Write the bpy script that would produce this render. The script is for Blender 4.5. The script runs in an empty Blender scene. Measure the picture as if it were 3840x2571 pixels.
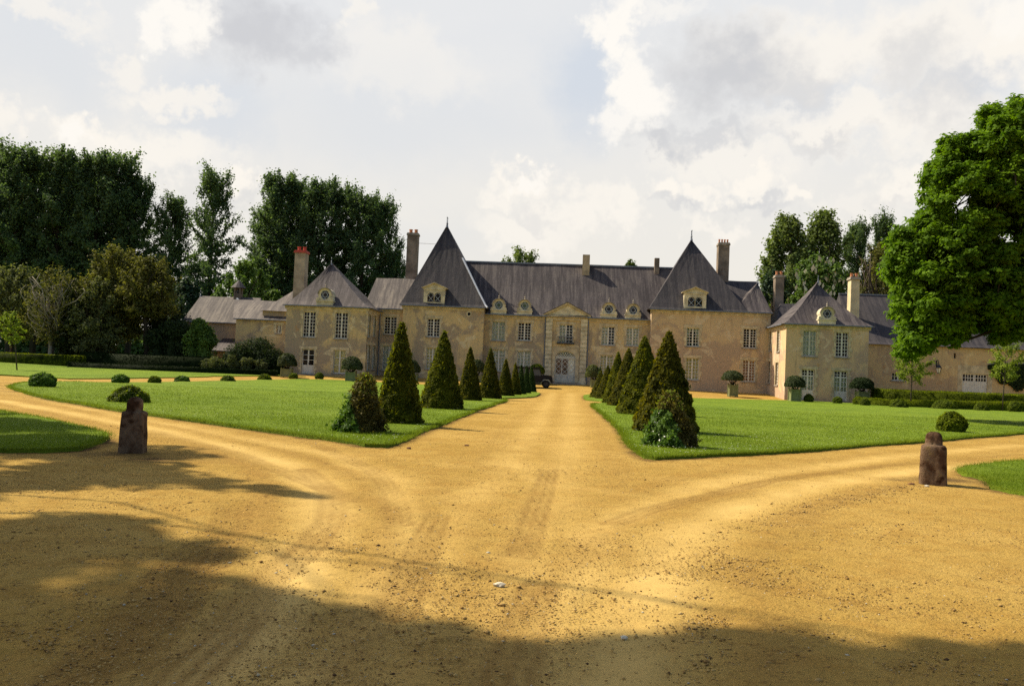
import bpy, math, random
import numpy as np
from mathutils import Vector, Matrix
from mathutils.geometry import delaunay_2d_cdt

R = math.radians
rng = np.random.default_rng(7)
random.seed(7)
sc = bpy.context.scene
COL = sc.collection

# ------------------------------------------------------------------ camera
F, CX, CY = 3300.0, 1920.0, 1285.5
PITCH, ROLL = R(2.02), R(2.4)
CAM = np.array([0.0, 0.0, 1.4])
cf = np.array([0, math.cos(PITCH), math.sin(PITCH)])
r0 = np.array([1.0, 0, 0]); u0 = np.array([0, -math.sin(PITCH), math.cos(PITCH)])
CU = math.cos(ROLL) * u0 - math.sin(ROLL) * r0
CR = math.cos(ROLL) * r0 + math.sin(ROLL) * u0
cam = bpy.data.cameras.new('camera')
cam.sensor_width = 36.0
cam.lens = 36.0 * F / 3840.0
cam.clip_start = 0.1
cam.clip_end = 6000.0
co = bpy.data.objects.new('camera', cam)
COL.objects.link(co)
m = Matrix.Identity(4)
for i in range(3):
    m[i][0] = CR[i]; m[i][1] = CU[i]; m[i][2] = -cf[i]; m[i][3] = CAM[i]
co.matrix_world = m
sc.camera = co

# ------------------------------------------------------------------ light
SUN_EL = R(47.5)
SUN_H = np.array([-0.92, 0.392])           # horizontal direction towards the sun
SV = np.array([SUN_H[0] * math.cos(SUN_EL), SUN_H[1] * math.cos(SUN_EL), math.sin(SUN_EL)])
sun = bpy.data.lights.new('sun', 'SUN')
sun.energy = 5.0
sun.angle = R(0.55)
sun.color = (1.0, 0.88, 0.68)
so = bpy.data.objects.new('sun', sun)
COL.objects.link(so)
so.rotation_euler = Vector((-SV[0], -SV[1], -SV[2])).to_track_quat('-Z', 'Y').to_euler()
so.location = (-60, 20, 80)
sc.view_settings.view_transform = 'Standard'
sc.view_settings.look = 'None'
sc.view_settings.exposure = 0.55
sc.view_settings.gamma = 1.0
sc.cycles.max_bounces = 6
sc.cycles.diffuse_bounces = 3
sc.cycles.transparent_max_bounces = 6
sc.cycles.use_adaptive_sampling = True
sc.cycles.adaptive_threshold = 0.01
sc.cycles.use_denoising = False


def pixdir(px, py):
    return cf * F + CR * (px - CX) - CU * (py - CY)


class NT:
    """tiny node-tree helper"""
    def __init__(self, tree):
        self.t = tree; self.n = tree.nodes; self.l = tree.links
        self.n.clear()

    def new(self, kind, **kw):
        nd = self.n.new(kind)
        for k, v in kw.items():
            setattr(nd, k, v)
        return nd

    def put(self, sock, val):
        if isinstance(val, bpy.types.NodeSocket):
            self.l.new(val, sock)
        elif val is not None:
            if hasattr(sock.default_value, '__len__') and not hasattr(val, '__len__'):
                val = [val] * len(sock.default_value)
            if hasattr(sock.default_value, '__len__') and len(sock.default_value) == 4 and len(val) == 3:
                val = (*val, 1.0)
            sock.default_value = val

    def math(self, op, a, b=None, c=None, clamp=False):
        nd = self.new('ShaderNodeMath', operation=op, use_clamp=clamp)
        for i, x in enumerate((a, b, c)):
            if x is not None:
                self.put(nd.inputs[i], x)
        return nd.outputs[0]

    def vmath(self, op, a, b=None, scale=None):
        nd = self.new('ShaderNodeVectorMath', operation=op)
        self.put(nd.inputs[0], a)
        if b is not None:
            self.put(nd.inputs[1], b)
        if scale is not None:
            self.put(nd.inputs['Scale'], scale)
        return nd.outputs['Value'] if op in ('LENGTH', 'DOT_PRODUCT', 'DISTANCE') else nd.outputs['Vector']

    def mix(self, fac, a, b, mode='MIX'):
        nd = self.new('ShaderNodeMix', data_type='RGBA', blend_type=mode)
        nd.clamp_factor = True
        self.put(nd.inputs[0], fac); self.put(nd.inputs[6], a); self.put(nd.inputs[7], b)
        return nd.outputs[2]

    def ramp(self, fac, lo, hi, a=0.0, b=1.0, smooth=True):
        nd = self.new('ShaderNodeMapRange', interpolation_type='SMOOTHSTEP' if smooth else 'LINEAR')
        self.put(nd.inputs[0], fac); self.put(nd.inputs[1], lo); self.put(nd.inputs[2], hi)
        self.put(nd.inputs[3], a); self.put(nd.inputs[4], b)
        return nd.outputs[0]

    def noise(self, vec, scale, detail=3.0, rough=0.55, dist=0.0):
        nd = self.new('ShaderNodeTexNoise')
        nd.inputs['Scale'].default_value = scale
        nd.inputs['Detail'].default_value = detail
        nd.inputs['Roughness'].default_value = rough
        nd.inputs['Distortion'].default_value = dist
        self.put(nd.inputs['Vector'], vec)
        return nd.outputs[0]

    def voronoi(self, vec, scale, feature='F1', rnd=1.0):
        nd = self.new('ShaderNodeTexVoronoi', feature=feature)
        nd.inputs['Scale'].default_value = scale
        nd.inputs['Randomness'].default_value = rnd
        self.put(nd.inputs['Vector'], vec)
        return nd

    def pos(self, scale=None):
        g = self.new('ShaderNodeNewGeometry').outputs['Position']
        if scale is not None:
            g = self.vmath('MULTIPLY', g, scale)
        return g

    def bump(self, h, strength=0.5, dist=0.05, normal=None):
        nd = self.new('ShaderNodeBump')
        nd.inputs['Strength'].default_value = strength
        nd.inputs['Distance'].default_value = dist
        self.put(nd.inputs['Height'], h)
        if normal is not None:
            self.put(nd.inputs['Normal'], normal)
        return nd.outputs[0]


# ------------------------------------------------------------------ sky
world = bpy.data.worlds.new('World')
sc.world = world
world.use_nodes = True
W = NT(world.node_tree)
SKY_STR = 0.1
sky = W.new('ShaderNodeTexSky', sky_type='NISHITA')
sky.sun_disc = False
sky.sun_elevation = SUN_EL
sky.sun_rotation = math.atan2(SUN_H[0], SUN_H[1]) % (2 * math.pi)
sky.air_density = 1.0
sky.dust_density = 2.2
sky.ozone_density = 1.0
dirv = W.new('ShaderNodeTexCoord').outputs['Generated']
sep = W.new('ShaderNodeSeparateXYZ'); W.put(sep.inputs[0], dirv)
az = W.math('ARCTAN2', sep.outputs[0], sep.outputs[1])
el = W.math('ARCSINE', sep.outputs[2])
ang = W.new('ShaderNodeCombineXYZ'); W.put(ang.inputs[0], az); W.put(ang.inputs[1], el)
n1 = W.new('ShaderNodeTexNoise'); n1.inputs['Scale'].default_value = 7.0; n1.inputs['Detail'].default_value = 7.0
n1.inputs['Roughness'].default_value = 0.62
W.put(n1.inputs['Vector'], dirv)
n2 = W.new('ShaderNodeTexNoise'); n2.inputs['Scale'].default_value = 26.0; n2.inputs['Detail'].default_value = 6.0
n2.inputs['Roughness'].default_value = 0.6
W.put(n2.inputs['Vector'], dirv)
w1 = W.vmath('SUBTRACT', n1.outputs['Color'], (0.5, 0.5, 0.5))
n3 = W.new('ShaderNodeTexNoise'); n3.inputs['Scale'].default_value = 75.0; n3.inputs['Detail'].default_value = 5.0
W.put(n3.inputs['Vector'], dirv)
w3 = W.vmath('SUBTRACT', n3.outputs['Color'], (0.5, 0.5, 0.5))
w2 = W.vmath('SUBTRACT', n2.outputs['Color'], (0.5, 0.5, 0.5))
warp_soft = W.vmath('ADD', ang.outputs[0], W.vmath('SCALE', w1, scale=0.16))
warp_fine = W.vmath('ADD', W.vmath('ADD', ang.outputs[0], W.vmath('SCALE', w1, scale=0.11)), W.vmath('ADD', W.vmath('SCALE', w2, scale=0.085), W.vmath('SCALE', w3, scale=0.035)))


def azel(px, py):
    d = pixdir(px, py); d = d / np.linalg.norm(d)
    return math.atan2(d[0], d[1]), math.asin(d[2])


def blobs(lst, fine=True, lo=1.2, hi=0.35):
    """union of soft ellipses (centre px, radii px, weight) in azimuth / elevation"""
    out = None
    for (px, py, rx, ry, wgt) in lst:
        a, e = azel(px, py)
        v = W.vmath('SUBTRACT', warp_fine if fine else warp_soft, (a, e, 0.0))
        v = W.vmath('MULTIPLY', v, (F / rx, F / ry, 0.0))
        d = W.vmath('LENGTH', v)
        mk = W.math('MULTIPLY', W.ramp(d, lo, hi), wgt)
        out = mk if out is None else W.math('MAXIMUM', out, mk)
    return out


def lin(c):
    return tuple((x / 255 / 12.92) if x < 10 else ((x / 255 + 0.055) / 1.055) ** 2.4 for x in c)


def skc(c, g=1.0):
    return tuple(x * g / SKY_STR / 2 ** 0.55 for x in lin(c))


# thin high veil over the blue sky
base = W.mix(W.ramp(el, -0.02, 0.42), skc((243, 237, 225)), skc((233, 234, 235)))
veil = W.ramp(W.noise(W.vmath('MULTIPLY', dirv, (1.0, 1.0, 3.0)), 2.6, 5.0, 0.6), 0.32, 0.62, 0.95, 1.0)
cur = W.mix(veil, sky.outputs[0], base)
# bluer openings
cur = W.mix(blobs([(2170, 330, 230, 260, 0.55), (830, 420, 260, 200, 0.35), (1500, 480, 700, 220, 0.22), (200, 200, 260, 160, 0.25),
                   (3150, 380, 320, 120, 0.3), (3700, 330, 160, 180, 0.35), (1450, 900, 500, 120, 0.15)], fine=False, lo=1.3, hi=0.2),
            cur, skc((196, 209, 226)))
# white sunlit clouds
cur = W.mix(blobs([(560, 560, 320, 90, .75), (330, 470, 150, 60, .9), (400, 640, 200, 110, .65), (650, 370, 210, 60, .7), (480, 230, 90, 70, .6),
                   (110, 40, 260, 60, .6), (1330, 60, 60, 120, .6), (1500, 260, 340, 160, .4),
                   (3000, 190, 420, 180, .75), (3450, 180, 420, 190, .8), (3800, 160, 220, 160, .9), (2750, 620, 320, 90, .6),
                   (3250, 470, 420, 110, .75), (3600, 470, 220, 110, .7), (3420, 670, 150, 90, .8),
                   (1970, 690, 120, 62, .95), (1870, 745, 110, 50, .7), (2180, 790, 230, 80, .7), (1980, 860, 250, 70, .65), (2350, 800, 90, 70, .75),
                   (2530, 740, 75, 62, .95), (2650, 735, 75, 62, .9), (2830, 690, 120, 80, .98), (2990, 720, 75, 55, .9), (2720, 900, 90, 50, .7),
                   (60, 420, 70, 110, .7), (850, 690, 80, 55, .9), (2640, 880, 90, 40, .6), (3200, 760, 200, 60, .35)]),
            cur, skc((250, 244, 234), 1.04))
# grey cloud bodies
cur = W.mix(blobs([(960, 90, 260, 190, .9), (1140, 150, 160, 110, .7), (700, 20, 130, 60, .3)], lo=1.2, hi=0.1), cur, skc((206, 207, 211)))
cur = W.mix(blobs([(2740, 270, 290, 190, .95), (2980, 320, 220, 110, .6), (2500, 560, 170, 60, .8), (2700, 520, 260, 60, .6), (3100, 540, 200, 40, .5),
                   (3420, 250, 150, 140, .55), (3560, 380, 200, 120, .5), (2840, 790, 190, 35, .55), (2560, 800, 120, 30, .5), (3380, 720, 120, 40, .35),
                   (560, 720, 230, 70, .3), (880, 745, 70, 45, .35), (2060, 800, 110, 40, .3)], lo=1.2, hi=0.1),
            cur, skc((207, 208, 211)))
# blazing cloud rims on the sunny side
cur = W.mix(blobs([(690, 60, 130, 110, 1.0), (600, 120, 75, 75, .95), (2310, 130, 85, 200, 1.0), (2360, 330, 95, 170, 1.0), (2420, 420, 130, 110, 1.0), (2320, 480, 110, 80, .85),
                   (300, 480, 70, 45, .8), (1985, 680, 70, 40, .7), (2480, 30, 160, 70, .6), (3830, 60, 100, 90, .7)]), cur, skc((255, 251, 244), 1.0))
front = W.math('MULTIPLY', W.ramp(W.math('ABSOLUTE', az), 0.75, 1.45, 1.0, 0.0), W.ramp(el, 0.50, 0.95, 1.0, 0.0))
open_sky = W.mix(W.ramp(n1.outputs[0], 0.52, 0.66, 0.0, 0.55), sky.outputs[0], skc((190, 192, 198)))
cur = W.mix(front, open_sky, cur)
bg = W.new('ShaderNodeBackground')
W.put(bg.inputs[0], cur)
bg.inputs[1].default_value = SKY_STR
W.l.new(bg.outputs[0], W.new('ShaderNodeOutputWorld').inputs[0])
world.cycles.sampling_method = 'MANUAL'
world.cycles.sample_map_resolution = 512


# ------------------------------------------------------------------ mapping from the photograph to the ground
def sstep(a, b, x):
    t = np.clip((np.asarray(x, float) - a) / (b - a), 0, 1)
    return t * t * (3 - 2 * t)


def zg(y):
    """height of the ground: level, then a gentle rise up to the house"""
    return 0.70 * sstep(76, 94, y)


def Gd(px, py):
    d = pixdir(px, py)
    lo, hi = 0.0, 400.0 / d[1]
    for _ in range(60):
        t = 0.5 * (lo + hi)
        p = CAM + d * t
        if p[2] > float(zg(p[1])):
            lo = t
        else:
            hi = t
    return CAM + d * (0.5 * (lo + hi))


def AT(px, py, Y):
    d = pixdir(px, py)
    return CAM + d * (Y / d[1])


TH = R(4.3)
UA = np.array([math.cos(TH), -math.sin(TH), 0.0])
VA = np.array([math.sin(TH), math.cos(TH), 0.0])
BO = AT(2118, 1438, 90.0); BO[2] = 0.0


def Bw(u, v, z):
    return BO + UA * u + VA * v + np.array([0, 0, z])


def B(px, py, v):
    """pixel -> (u, z) on the plane v of the house"""
    d = pixdir(px, py)
    t = (v - np.dot(CAM - BO, VA)) / np.dot(d, VA)
    p = CAM + d * t
    return float(np.dot(p - BO, UA)), float(p[2])


def Bs(px, py, u):
    """pixel -> (v, z) on the side plane u of the house"""
    d = pixdir(px, py)
    t = (u - np.dot(CAM - BO, UA)) / np.dot(d, UA)
    p = CAM + d * t
    return float(np.dot(p - BO, VA)), float(p[2])


# ------------------------------------------------------------------ objects
def tag(o, label=None, cat=None, group=None, kind=None):
    if label: o['label'] = label
    if cat: o['category'] = cat
    if group: o['group'] = group
    if kind: o['kind'] = kind
    return o


def empty(name, loc, label, cat, group=None):
    o = bpy.data.objects.new(name, None)
    COL.objects.link(o)
    o.empty_display_size = 0.3
    o.location = tuple(float(x) for x in loc)
    return tag(o, label, cat, group)


def wloc(o):
    p = np.zeros(3)
    while o is not None:
        p += np.array(o.location); o = o.parent
    return p


def link(name, me, mat, parent=None, loc=None):
    o = bpy.data.objects.new(name, me)
    COL.objects.link(o)
    if mat is not None:
        for mm in (mat if isinstance(mat, (list, tuple)) else [mat]):
            me.materials.append(mm)
    if parent is not None:
        o.parent = parent
    if loc is not None:
        o.location = tuple(float(x) for x in loc)
    return o


def copy_tree(o, parent=None):
    c = o.copy(); COL.objects.link(c)
    if parent is not None:
        c.parent = parent
    for ch in list(o.children):
        copy_tree(ch, c)
    return c


class MB:
    """collects shapes; build() makes ONE mesh object"""
    def __init__(self, tf=None):
        self.v = []; self.f = []; self.tf = tf; self.sm = False

    def add(self, pts, faces):
        n = len(self.v)
        for p in pts:
            self.v.append(self.tf(*p) if self.tf else np.array(p, float))
        for f in faces:
            self.f.append([n + i for i in f])
        return self

    def box(self, x0, x1, y0, y1, z0, z1):
        if x1 < x0: x0, x1 = x1, x0
        if y1 < y0: y0, y1 = y1, y0
        if z1 < z0: z0, z1 = z1, z0
        return self.add([(x0, y0, z0), (x1, y0, z0), (x1, y1, z0), (x0, y1, z0), (x0, y0, z1), (x1, y0, z1), (x1, y1, z1), (x0, y1, z1)],
                        [(0, 3, 2, 1), (4, 5, 6, 7), (0, 1, 5, 4), (1, 2, 6, 5), (2, 3, 7, 6), (3, 0, 4, 7)])

    def bar(self, a, b, w, d):
        """flat bar between two points (x,y,z) lying in an x-z plane, width w, depth d in y"""
        a = np.array(a, float); b = np.array(b, float)
        t = b - a; L = np.linalg.norm(t); t /= max(L, 1e-9)
        s = np.array([-t[2], 0, t[0]]) * w / 2
        y = np.array([0, d / 2, 0])
        return self.add([a - s - y, b - s - y, b + s - y, a + s - y, a - s + y, b - s + y, b + s + y, a + s + y],
                        [(0, 1, 2, 3), (7, 6, 5, 4), (0, 4, 5, 1), (1, 5, 6, 2), (2, 6, 7, 3), (3, 7, 4, 0)])

    def extr(self, poly, y0, y1):
        """polygon in x-z extruded from y0 to y1"""
        n = len(poly)
        pts = [(p[0], y0, p[1]) for p in poly] + [(p[0], y1, p[1]) for p in poly]
        fs = [tuple(range(n)), tuple(range(2 * n - 1, n - 1, -1))]
        fs += [(i, i + n, (i + 1) % n + n, (i + 1) % n) for i in range(n)]
        return self.add(pts, fs)

    def ring(self, c, r_out, r_in, y0, y1, n=20):
        pts = []
        for i in range(n):
            a = 2 * math.pi * i / n
            ca, sa = math.cos(a), math.sin(a)
            pts += [(c[0] + r_out * ca, y0, c[1] + r_out * sa), (c[0] + r_in * ca, y0, c[1] + r_in * sa),
                    (c[0] + r_in * ca, y1, c[1] + r_in * sa), (c[0] + r_out * ca, y1, c[1] + r_out * sa)]
        fs = []
        for i in range(n):
            a, b = 4 * i, 4 * ((i + 1) % n)
            for k in range(4):
                fs.append((a + k, a + (k + 1) % 4, b + (k + 1) % 4, b + k))
        return self.add(pts, fs)

    def lathe(self, cx, cy, prof, n=14):
        pts = []; fs = []
        for (r, z) in prof:
            for i in range(n):
                a = 2 * math.pi * i / n
                pts.append((cx + r * math.cos(a), cy + r * math.sin(a), z))
        for k in range(len(prof) - 1):
            for i in range(n):
                j = (i + 1) % n
                fs.append((k * n + i, k * n + j, (k + 1) * n + j, (k + 1) * n + i))
        fs.append(tuple(range(n - 1, -1, -1)))
        fs.append(tuple(range((len(prof) - 1) * n, len(prof) * n)))
        return self.add(pts, fs)

    def tube(self, P, rad, n=7):
        P = [np.array(p, float) for p in P]
        pts = []; fs = []
        ref = np.array([0.31, 0.87, 0.12])
        for i, p in enumerate(P):
            t = P[min(i + 1, len(P) - 1)] - P[max(i - 1, 0)]
            t = t / max(np.linalg.norm(t), 1e-9)
            if abs(np.dot(t, ref)) > 0.95:
                ref = np.array([0.9, 0.1, 0.3])
            a = np.cross(t, ref); a /= np.linalg.norm(a); b = np.cross(t, a)
            for k in range(n):
                q = 2 * math.pi * k / n
                pts.append(p + (a * math.cos(q) + b * math.sin(q)) * rad[i])
        for i in range(len(P) - 1):
            for k in range(n):
                j = (k + 1) % n
                fs.append((i * n + k, i * n + j, (i + 1) * n + j, (i + 1) * n + k))
        fs.append(tuple(range(n - 1, -1, -1)))
        fs.append(tuple(range((len(P) - 1) * n, len(P) * n)))
        return self.add(pts, fs)

    def build(self, name, mat, parent=None, smooth=False, local=False, label=None):
        V = np.array(self.v, float)
        if parent is not None and not local:
            V = V - wloc(parent)
        loc = None
        if parent is None and not local:
            loc = np.array([V[:, 0].mean(), V[:, 1].mean(), V[:, 2].min()])
            V = V - loc
        me = bpy.data.meshes.new(name)
        me.from_pydata(V.tolist(), [], self.f)
        me.validate()
        me.update()
        if smooth:
            me.polygons.foreach_set('use_smooth', [True] * len(me.polygons))
        o = link(name, me, mat, parent, loc)
        if label: o['label'] = label
        return o


def quad_mesh(name, Q, extra=None):
    """mesh of loose faces; Q is (N,k,3)"""
    Q = np.asarray(Q, np.float32)
    N, k, _ = Q.shape
    V = Q.reshape(-1, 3); idx = np.arange(N * k, dtype=np.int32)
    starts = np.arange(N, dtype=np.int32) * k
    if extra is not None:
        EV, EF = extra
        base = len(V)
        V = np.vstack([V, np.asarray(EV, np.float32)])
        ef = [np.asarray(f, np.int32) + base for f in EF]
        ls = np.array([len(f) for f in ef], np.int32)
        es = np.concatenate([[0], np.cumsum(ls)[:-1]]).astype(np.int32) + len(idx)
        idx = np.concatenate([idx] + ef); starts = np.concatenate([starts, es])
    me = bpy.data.meshes.new(name)
    me.vertices.add(len(V)); me.vertices.foreach_set('co', V.ravel().astype(np.float32))
    me.loops.add(len(idx)); me.loops.foreach_set('vertex_index', idx.astype(np.int32))
    me.polygons.add(len(starts)); me.polygons.foreach_set('loop_start', starts)
    me.update(calc_edges=True)
    me.validate()
    return me


def nrm(a):
    return a / np.maximum(np.linalg.norm(a, axis=-1, keepdims=True), 1e-9)


def leaves(P, N, size, elong=1.7, jitter=0.7, axis=None, fold=0.0):
    """diamond leaves at P facing roughly N"""
    n = len(P)
    N = nrm(N + rng.normal(0, jitter, (n, 3)))
    T = rng.normal(0, 1, (n, 3)) if axis is None else axis + rng.normal(0, 0.35, (n, 3))
    T = nrm(T - N * np.sum(T * N, 1, keepdims=True))
    Bt = np.cross(N, T)
    s = (size * rng.uniform(0.65, 1.35, n))[:, None]
    a = P - T * s * elong / 2; b = P + Bt * s / 2 - N * s * fold; c = P + T * s * elong / 2; d = P - Bt * s / 2 - N * s * fold
    return np.stack([a, b, c, d], 1)


# ------------------------------------------------------------------ materials
def new_mat(name):
    mt = bpy.data.materials.new(name)
    mt.use_nodes = True
    t = NT(mt.node_tree)
    out = t.new('ShaderNodeOutputMaterial')
    return mt, t, out


def principled(t, out, color, rough=0.8, normal=None, spec=0.3, metal=0.0):
    p = t.new('ShaderNodeBsdfPrincipled')
    t.put(p.inputs['Base Color'], color)
    t.put(p.inputs['Roughness'], rough)
    p.inputs['Specular IOR Level'].default_value = spec
    p.inputs['Metallic'].default_value = metal
    if normal is not None:
        t.put(p.inputs['Normal'], normal)
    t.l.new(p.outputs[0], out.inputs[0])
    return p


def mat_plain(name, color, rough=0.7, var=0.15, scale=6.0, spec=0.3, metal=0.0, bump=0.15):
    mt, t, out = new_mat(name)
    p = t.pos()
    nz = t.noise(p, scale, 5.0, 0.6)
    c = t.mix(t.ramp(nz, 0.3, 0.7), tuple(x * (1 - var) for x in color), tuple(min(1, x * (1 + var)) for x in color))
    principled(t, out, c, rough, t.bump(nz, bump, 0.02) if bump else None, spec, metal)
    return mt


def mat_leaf(name, dark, light, transl=0.35, rough=0.5, clump=0.5, spec=0.35, tl=None):
    mt, t, out = new_mat(name)
    g = t.new('ShaderNodeNewGeometry')
    rnd = g.outputs['Random Per Island']
    nz = t.noise(g.outputs['Position'], clump, 3.0, 0.6)
    f = t.math('ADD', t.math('MULTIPLY', rnd, 0.55), t.math('MULTIPLY', t.ramp(nz, 0.3, 0.7), 0.45))
    c = t.mix(f, dark, light)
    p = t.new('ShaderNodeBsdfPrincipled')
    t.put(p.inputs['Base Color'], c); p.inputs['Roughness'].default_value = rough
    p.inputs['Specular IOR Level'].default_value = spec * .45
    p.inputs['Roughness'].default_value = min(.85, rough + .15)
    tr = t.new('ShaderNodeBsdfTranslucent')
    t.put(tr.inputs[0], t.mix(1.0, c, tl or (1.25, 1.3, 0.55), 'MULTIPLY'))
    ms = t.new('ShaderNodeMixShader'); ms.inputs[0].default_value = transl
    t.l.new(p.outputs[0], ms.inputs[1]); t.l.new(tr.outputs[0], ms.inputs[2])
    t.l.new(ms.outputs[0], out.inputs[0])
    return mt


def mat_bark(name, c0, c1):
    mt, t, out = new_mat(name)
    p = t.pos((6, 6, 1.2))
    nz = t.noise(p, 3.0, 5.0, 0.65)
    principled(t, out, t.mix(nz, c0, c1), 0.9, t.bump(nz, 0.6, 0.04), 0.1)
    return mt


def mat_plaster(name, ochre, grey, cream, g_amt=0.5, seed=0.0):
    """old lime render: ochre coat, grey bare patches, pale repairs, stains"""
    mt, t, out = new_mat(name)
    p = t.vmath('ADD', t.pos(), (seed, seed * 1.7, seed * 0.6))
    big = t.noise(p, 0.33, 6.0, 0.62, 0.6)
    mid = t.noise(t.vmath('ADD', p, (31.0, 7.0, 3.0)), 0.62, 6.0, 0.66, 0.9)
    sm = t.noise(t.vmath('ADD', p, (3.0, 17.0, 53.0)), 1.3, 5.0, 0.6, 0.5)
    fine = t.noise(p, 9.0, 5.0, 0.65)
    c = t.mix(t.ramp(fine, 0.25, 0.75), tuple(x * 0.86 for x in ochre), tuple(x * 1.1 for x in ochre))
    gcol = t.mix(t.ramp(fine, 0.3, 0.7), tuple(x * 0.88 for x in grey), tuple(x * 1.1 for x in grey))
    lo = 0.66 - 0.34 * g_amt
    zz = t.new('ShaderNodeSeparateXYZ'); t.put(zz.inputs[0], t.pos())
    big = t.math('SUBTRACT', big, t.math('MULTIPLY', t.ramp(zz.outputs[2], 5.6, 7.6), 0.13))
    c = t.mix(t.math('MULTIPLY', t.ramp(t.math('ADD', big, t.math('MULTIPLY', t.math('SUBTRACT', sm, 0.5), 0.12)), lo - 0.05, lo + 0.055), 0.82), c, gcol)
    c = t.mix(t.math('MULTIPLY', t.ramp(mid, 0.57, 0.605), 0.62), c, cream)
    c = t.mix(t.math('MULTIPLY', t.ramp(sm, 0.63, 0.68), 0.6), c, (0.46, 0.27, 0.12))
    streak = t.noise(t.vmath('MULTIPLY', p, (2.2, 2.2, 0.22)), 1.6, 4.0, 0.6)
    c = t.mix(t.math('MULTIPLY', t.ramp(streak, 0.56, 0.75), 0.35), c, (0.17, 0.135, 0.10))
    h = t.math('ADD', t.math('MULTIPLY', fine, 0.4), big)
    principled(t, out, c, 0.92, t.bump(h, 0.3, 0.04), 0.15)
    return mt


def mat_slate(name, dark, light, lichen, amt=0.5):
    mt, t, out = new_mat(name)
    p = t.pos()
    streak = t.noise(t.vmath('MULTIPLY', p, (1.5, 0.12, 0.10)), 1.9, 6.0, 0.72)
    blot = t.noise(p, 0.5, 5.0, 0.6)
    tile = t.new('ShaderNodeTexBrick')
    ex = t.new('ShaderNodeSeparateXYZ'); t.put(ex.inputs[0], p)
    cb = t.new('ShaderNodeCombineXYZ')
    t.put(cb.inputs[0], t.math('ADD', ex.outputs[0], t.math('MULTIPLY', ex.outputs[1], 0.6))); t.put(cb.inputs[1], ex.outputs[2])
    t.put(tile.inputs['Vector'], cb.outputs[0])
    tile.inputs['Scale'].default_value = 1.0
    tile.inputs['Brick Width'].default_value = 0.26; tile.inputs['Row Height'].default_value = 0.2
    tile.inputs['Mortar Size'].default_value = 0.012; tile.inputs['Mortar Smooth'].default_value = 0.4
    t.put(tile.inputs['Color1'], (0.55, 0.55, 0.55)); t.put(tile.inputs['Color2'], (1.1, 1.1, 1.1)); t.put(tile.inputs['Mortar'], (0.25, 0.25, 0.25))
    c = t.mix(t.ramp(streak, 0.38, 0.62), dark, light)
    c = t.mix(t.math('MULTIPLY', t.ramp(t.math('ADD', t.math('MULTIPLY', blot, 0.25), t.math('MULTIPLY', streak, 0.8)), 0.5, 0.68), amt), c, lichen)
    c = t.mix(0.4, c, tile.outputs[0], 'MULTIPLY')
    h = t.math('ADD', t.math('MULTIPLY', tile.outputs[0], 0.6), t.noise(p, 7.0, 4.0))
    principled(t, out, c, 0.75, t.bump(h, 0.45, 0.03), 0.3)
    return mt


M = {}
M['plaster'] = mat_plaster('plaster', (0.60, 0.45, 0.225), (0.315, 0.255, 0.19), (0.70, 0.59, 0.37), 0.60)
M['plaster_pav'] = mat_plaster('plaster_warm', (0.63, 0.45, 0.25), (0.44, 0.315, 0.22), (0.68, 0.53, 0.36), 0.6, 21.0)  # redder coat of the right pavilion
M['plaster_grey'] = mat_plaster('plaster_grey', (0.59, 0.43, 0.24), (0.40, 0.297, 0.21), (0.68, 0.55, 0.36), 0.62, 13.0)
M['plaster_barn'] = mat_plaster('plaster_barn', (0.60, 0.435, 0.215), (0.43, 0.31, 0.19), (0.70, 0.56, 0.31), 0.5, 29.0)
M['stone'] = mat_plain('stone', (0.52, 0.43, 0.27), 0.9, 0.28, 2.2, 0.15, bump=0.3)
M['stone_pale'] = mat_plain('stone_pale', (0.56, 0.49, 0.33), 0.9, 0.3, 1.6, 0.15, bump=0.3)
M['stone_grey'] = mat_plain('stone_grey', (0.30, 0.26, 0.21), 0.9, 0.3, 2.5, 0.15, bump=0.3)
M['slate'] = mat_slate('slate', (0.04312, 0.03486, 0.0369), (0.09491, 0.07871, 0.07868), (0.1553, 0.1321, 0.1085), 0.5)
M['slate_dark'] = mat_slate('slate_dark', (0.03564, 0.03205, 0.0369), (0.06612, 0.05791, 0.06078), (0.1092, 0.09276, 0.07868), 0.3)
M['slate_lichen'] = mat_slate('slate_lichen', (0.069, 0.05622, 0.05156), (0.1379, 0.1152, 0.1004), (0.207, 0.1742, 0.1357), 0.8)
M['lead'] = mat_plain('lead', (0.16, 0.18, 0.22), 0.5, 0.2, 5.0, 0.4, 0.3)
M['zinc'] = mat_plain('zinc', (0.40, 0.42, 0.45), 0.45, 0.15, 5.0, 0.4, 0.4)
M['white'] = mat_plain('white_paint', (0.66, 0.62, 0.53), 0.55, 0.1, 3.0)
M['grey_paint'] = mat_plain('grey_paint', (0.52, 0.50, 0.42), 0.55, 0.1, 3.0)
M['iron'] = mat_plain('iron', (0.03, 0.03, 0.035), 0.5, 0.2, 9.0)
M['terracotta'] = mat_plain('terracotta', (0.46, 0.19, 0.09), 0.85, 0.25, 5.0)
M['terracotta_red'] = mat_plain('terracotta_red', (0.42, 0.07, 0.045), 0.75, 0.2, 5.0)
M['chimney'] = mat_plain('chimney_render', (0.38, 0.30, 0.20), 0.92, 0.3, 0.9, 0.1, bump=0.3)
M['chimney_dark'] = mat_plain('chimney_dark_render', (0.23, 0.18, 0.135), 0.92, 0.35, 1.0, 0.1, bump=0.3)
M['chimney_pale'] = mat_plain('chimney_pale_render', (0.60, 0.50, 0.30), 0.92, 0.15, 1.2, 0.1)
M['curtain_cream'] = mat_plain('cream_curtain', (0.86, 0.76, 0.40), 0.9, 0.08, 2.0)
M['curtain_white'] = mat_plain('pale_blind', (0.74, 0.73, 0.60), 0.9, 0.1, 2.0)
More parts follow.
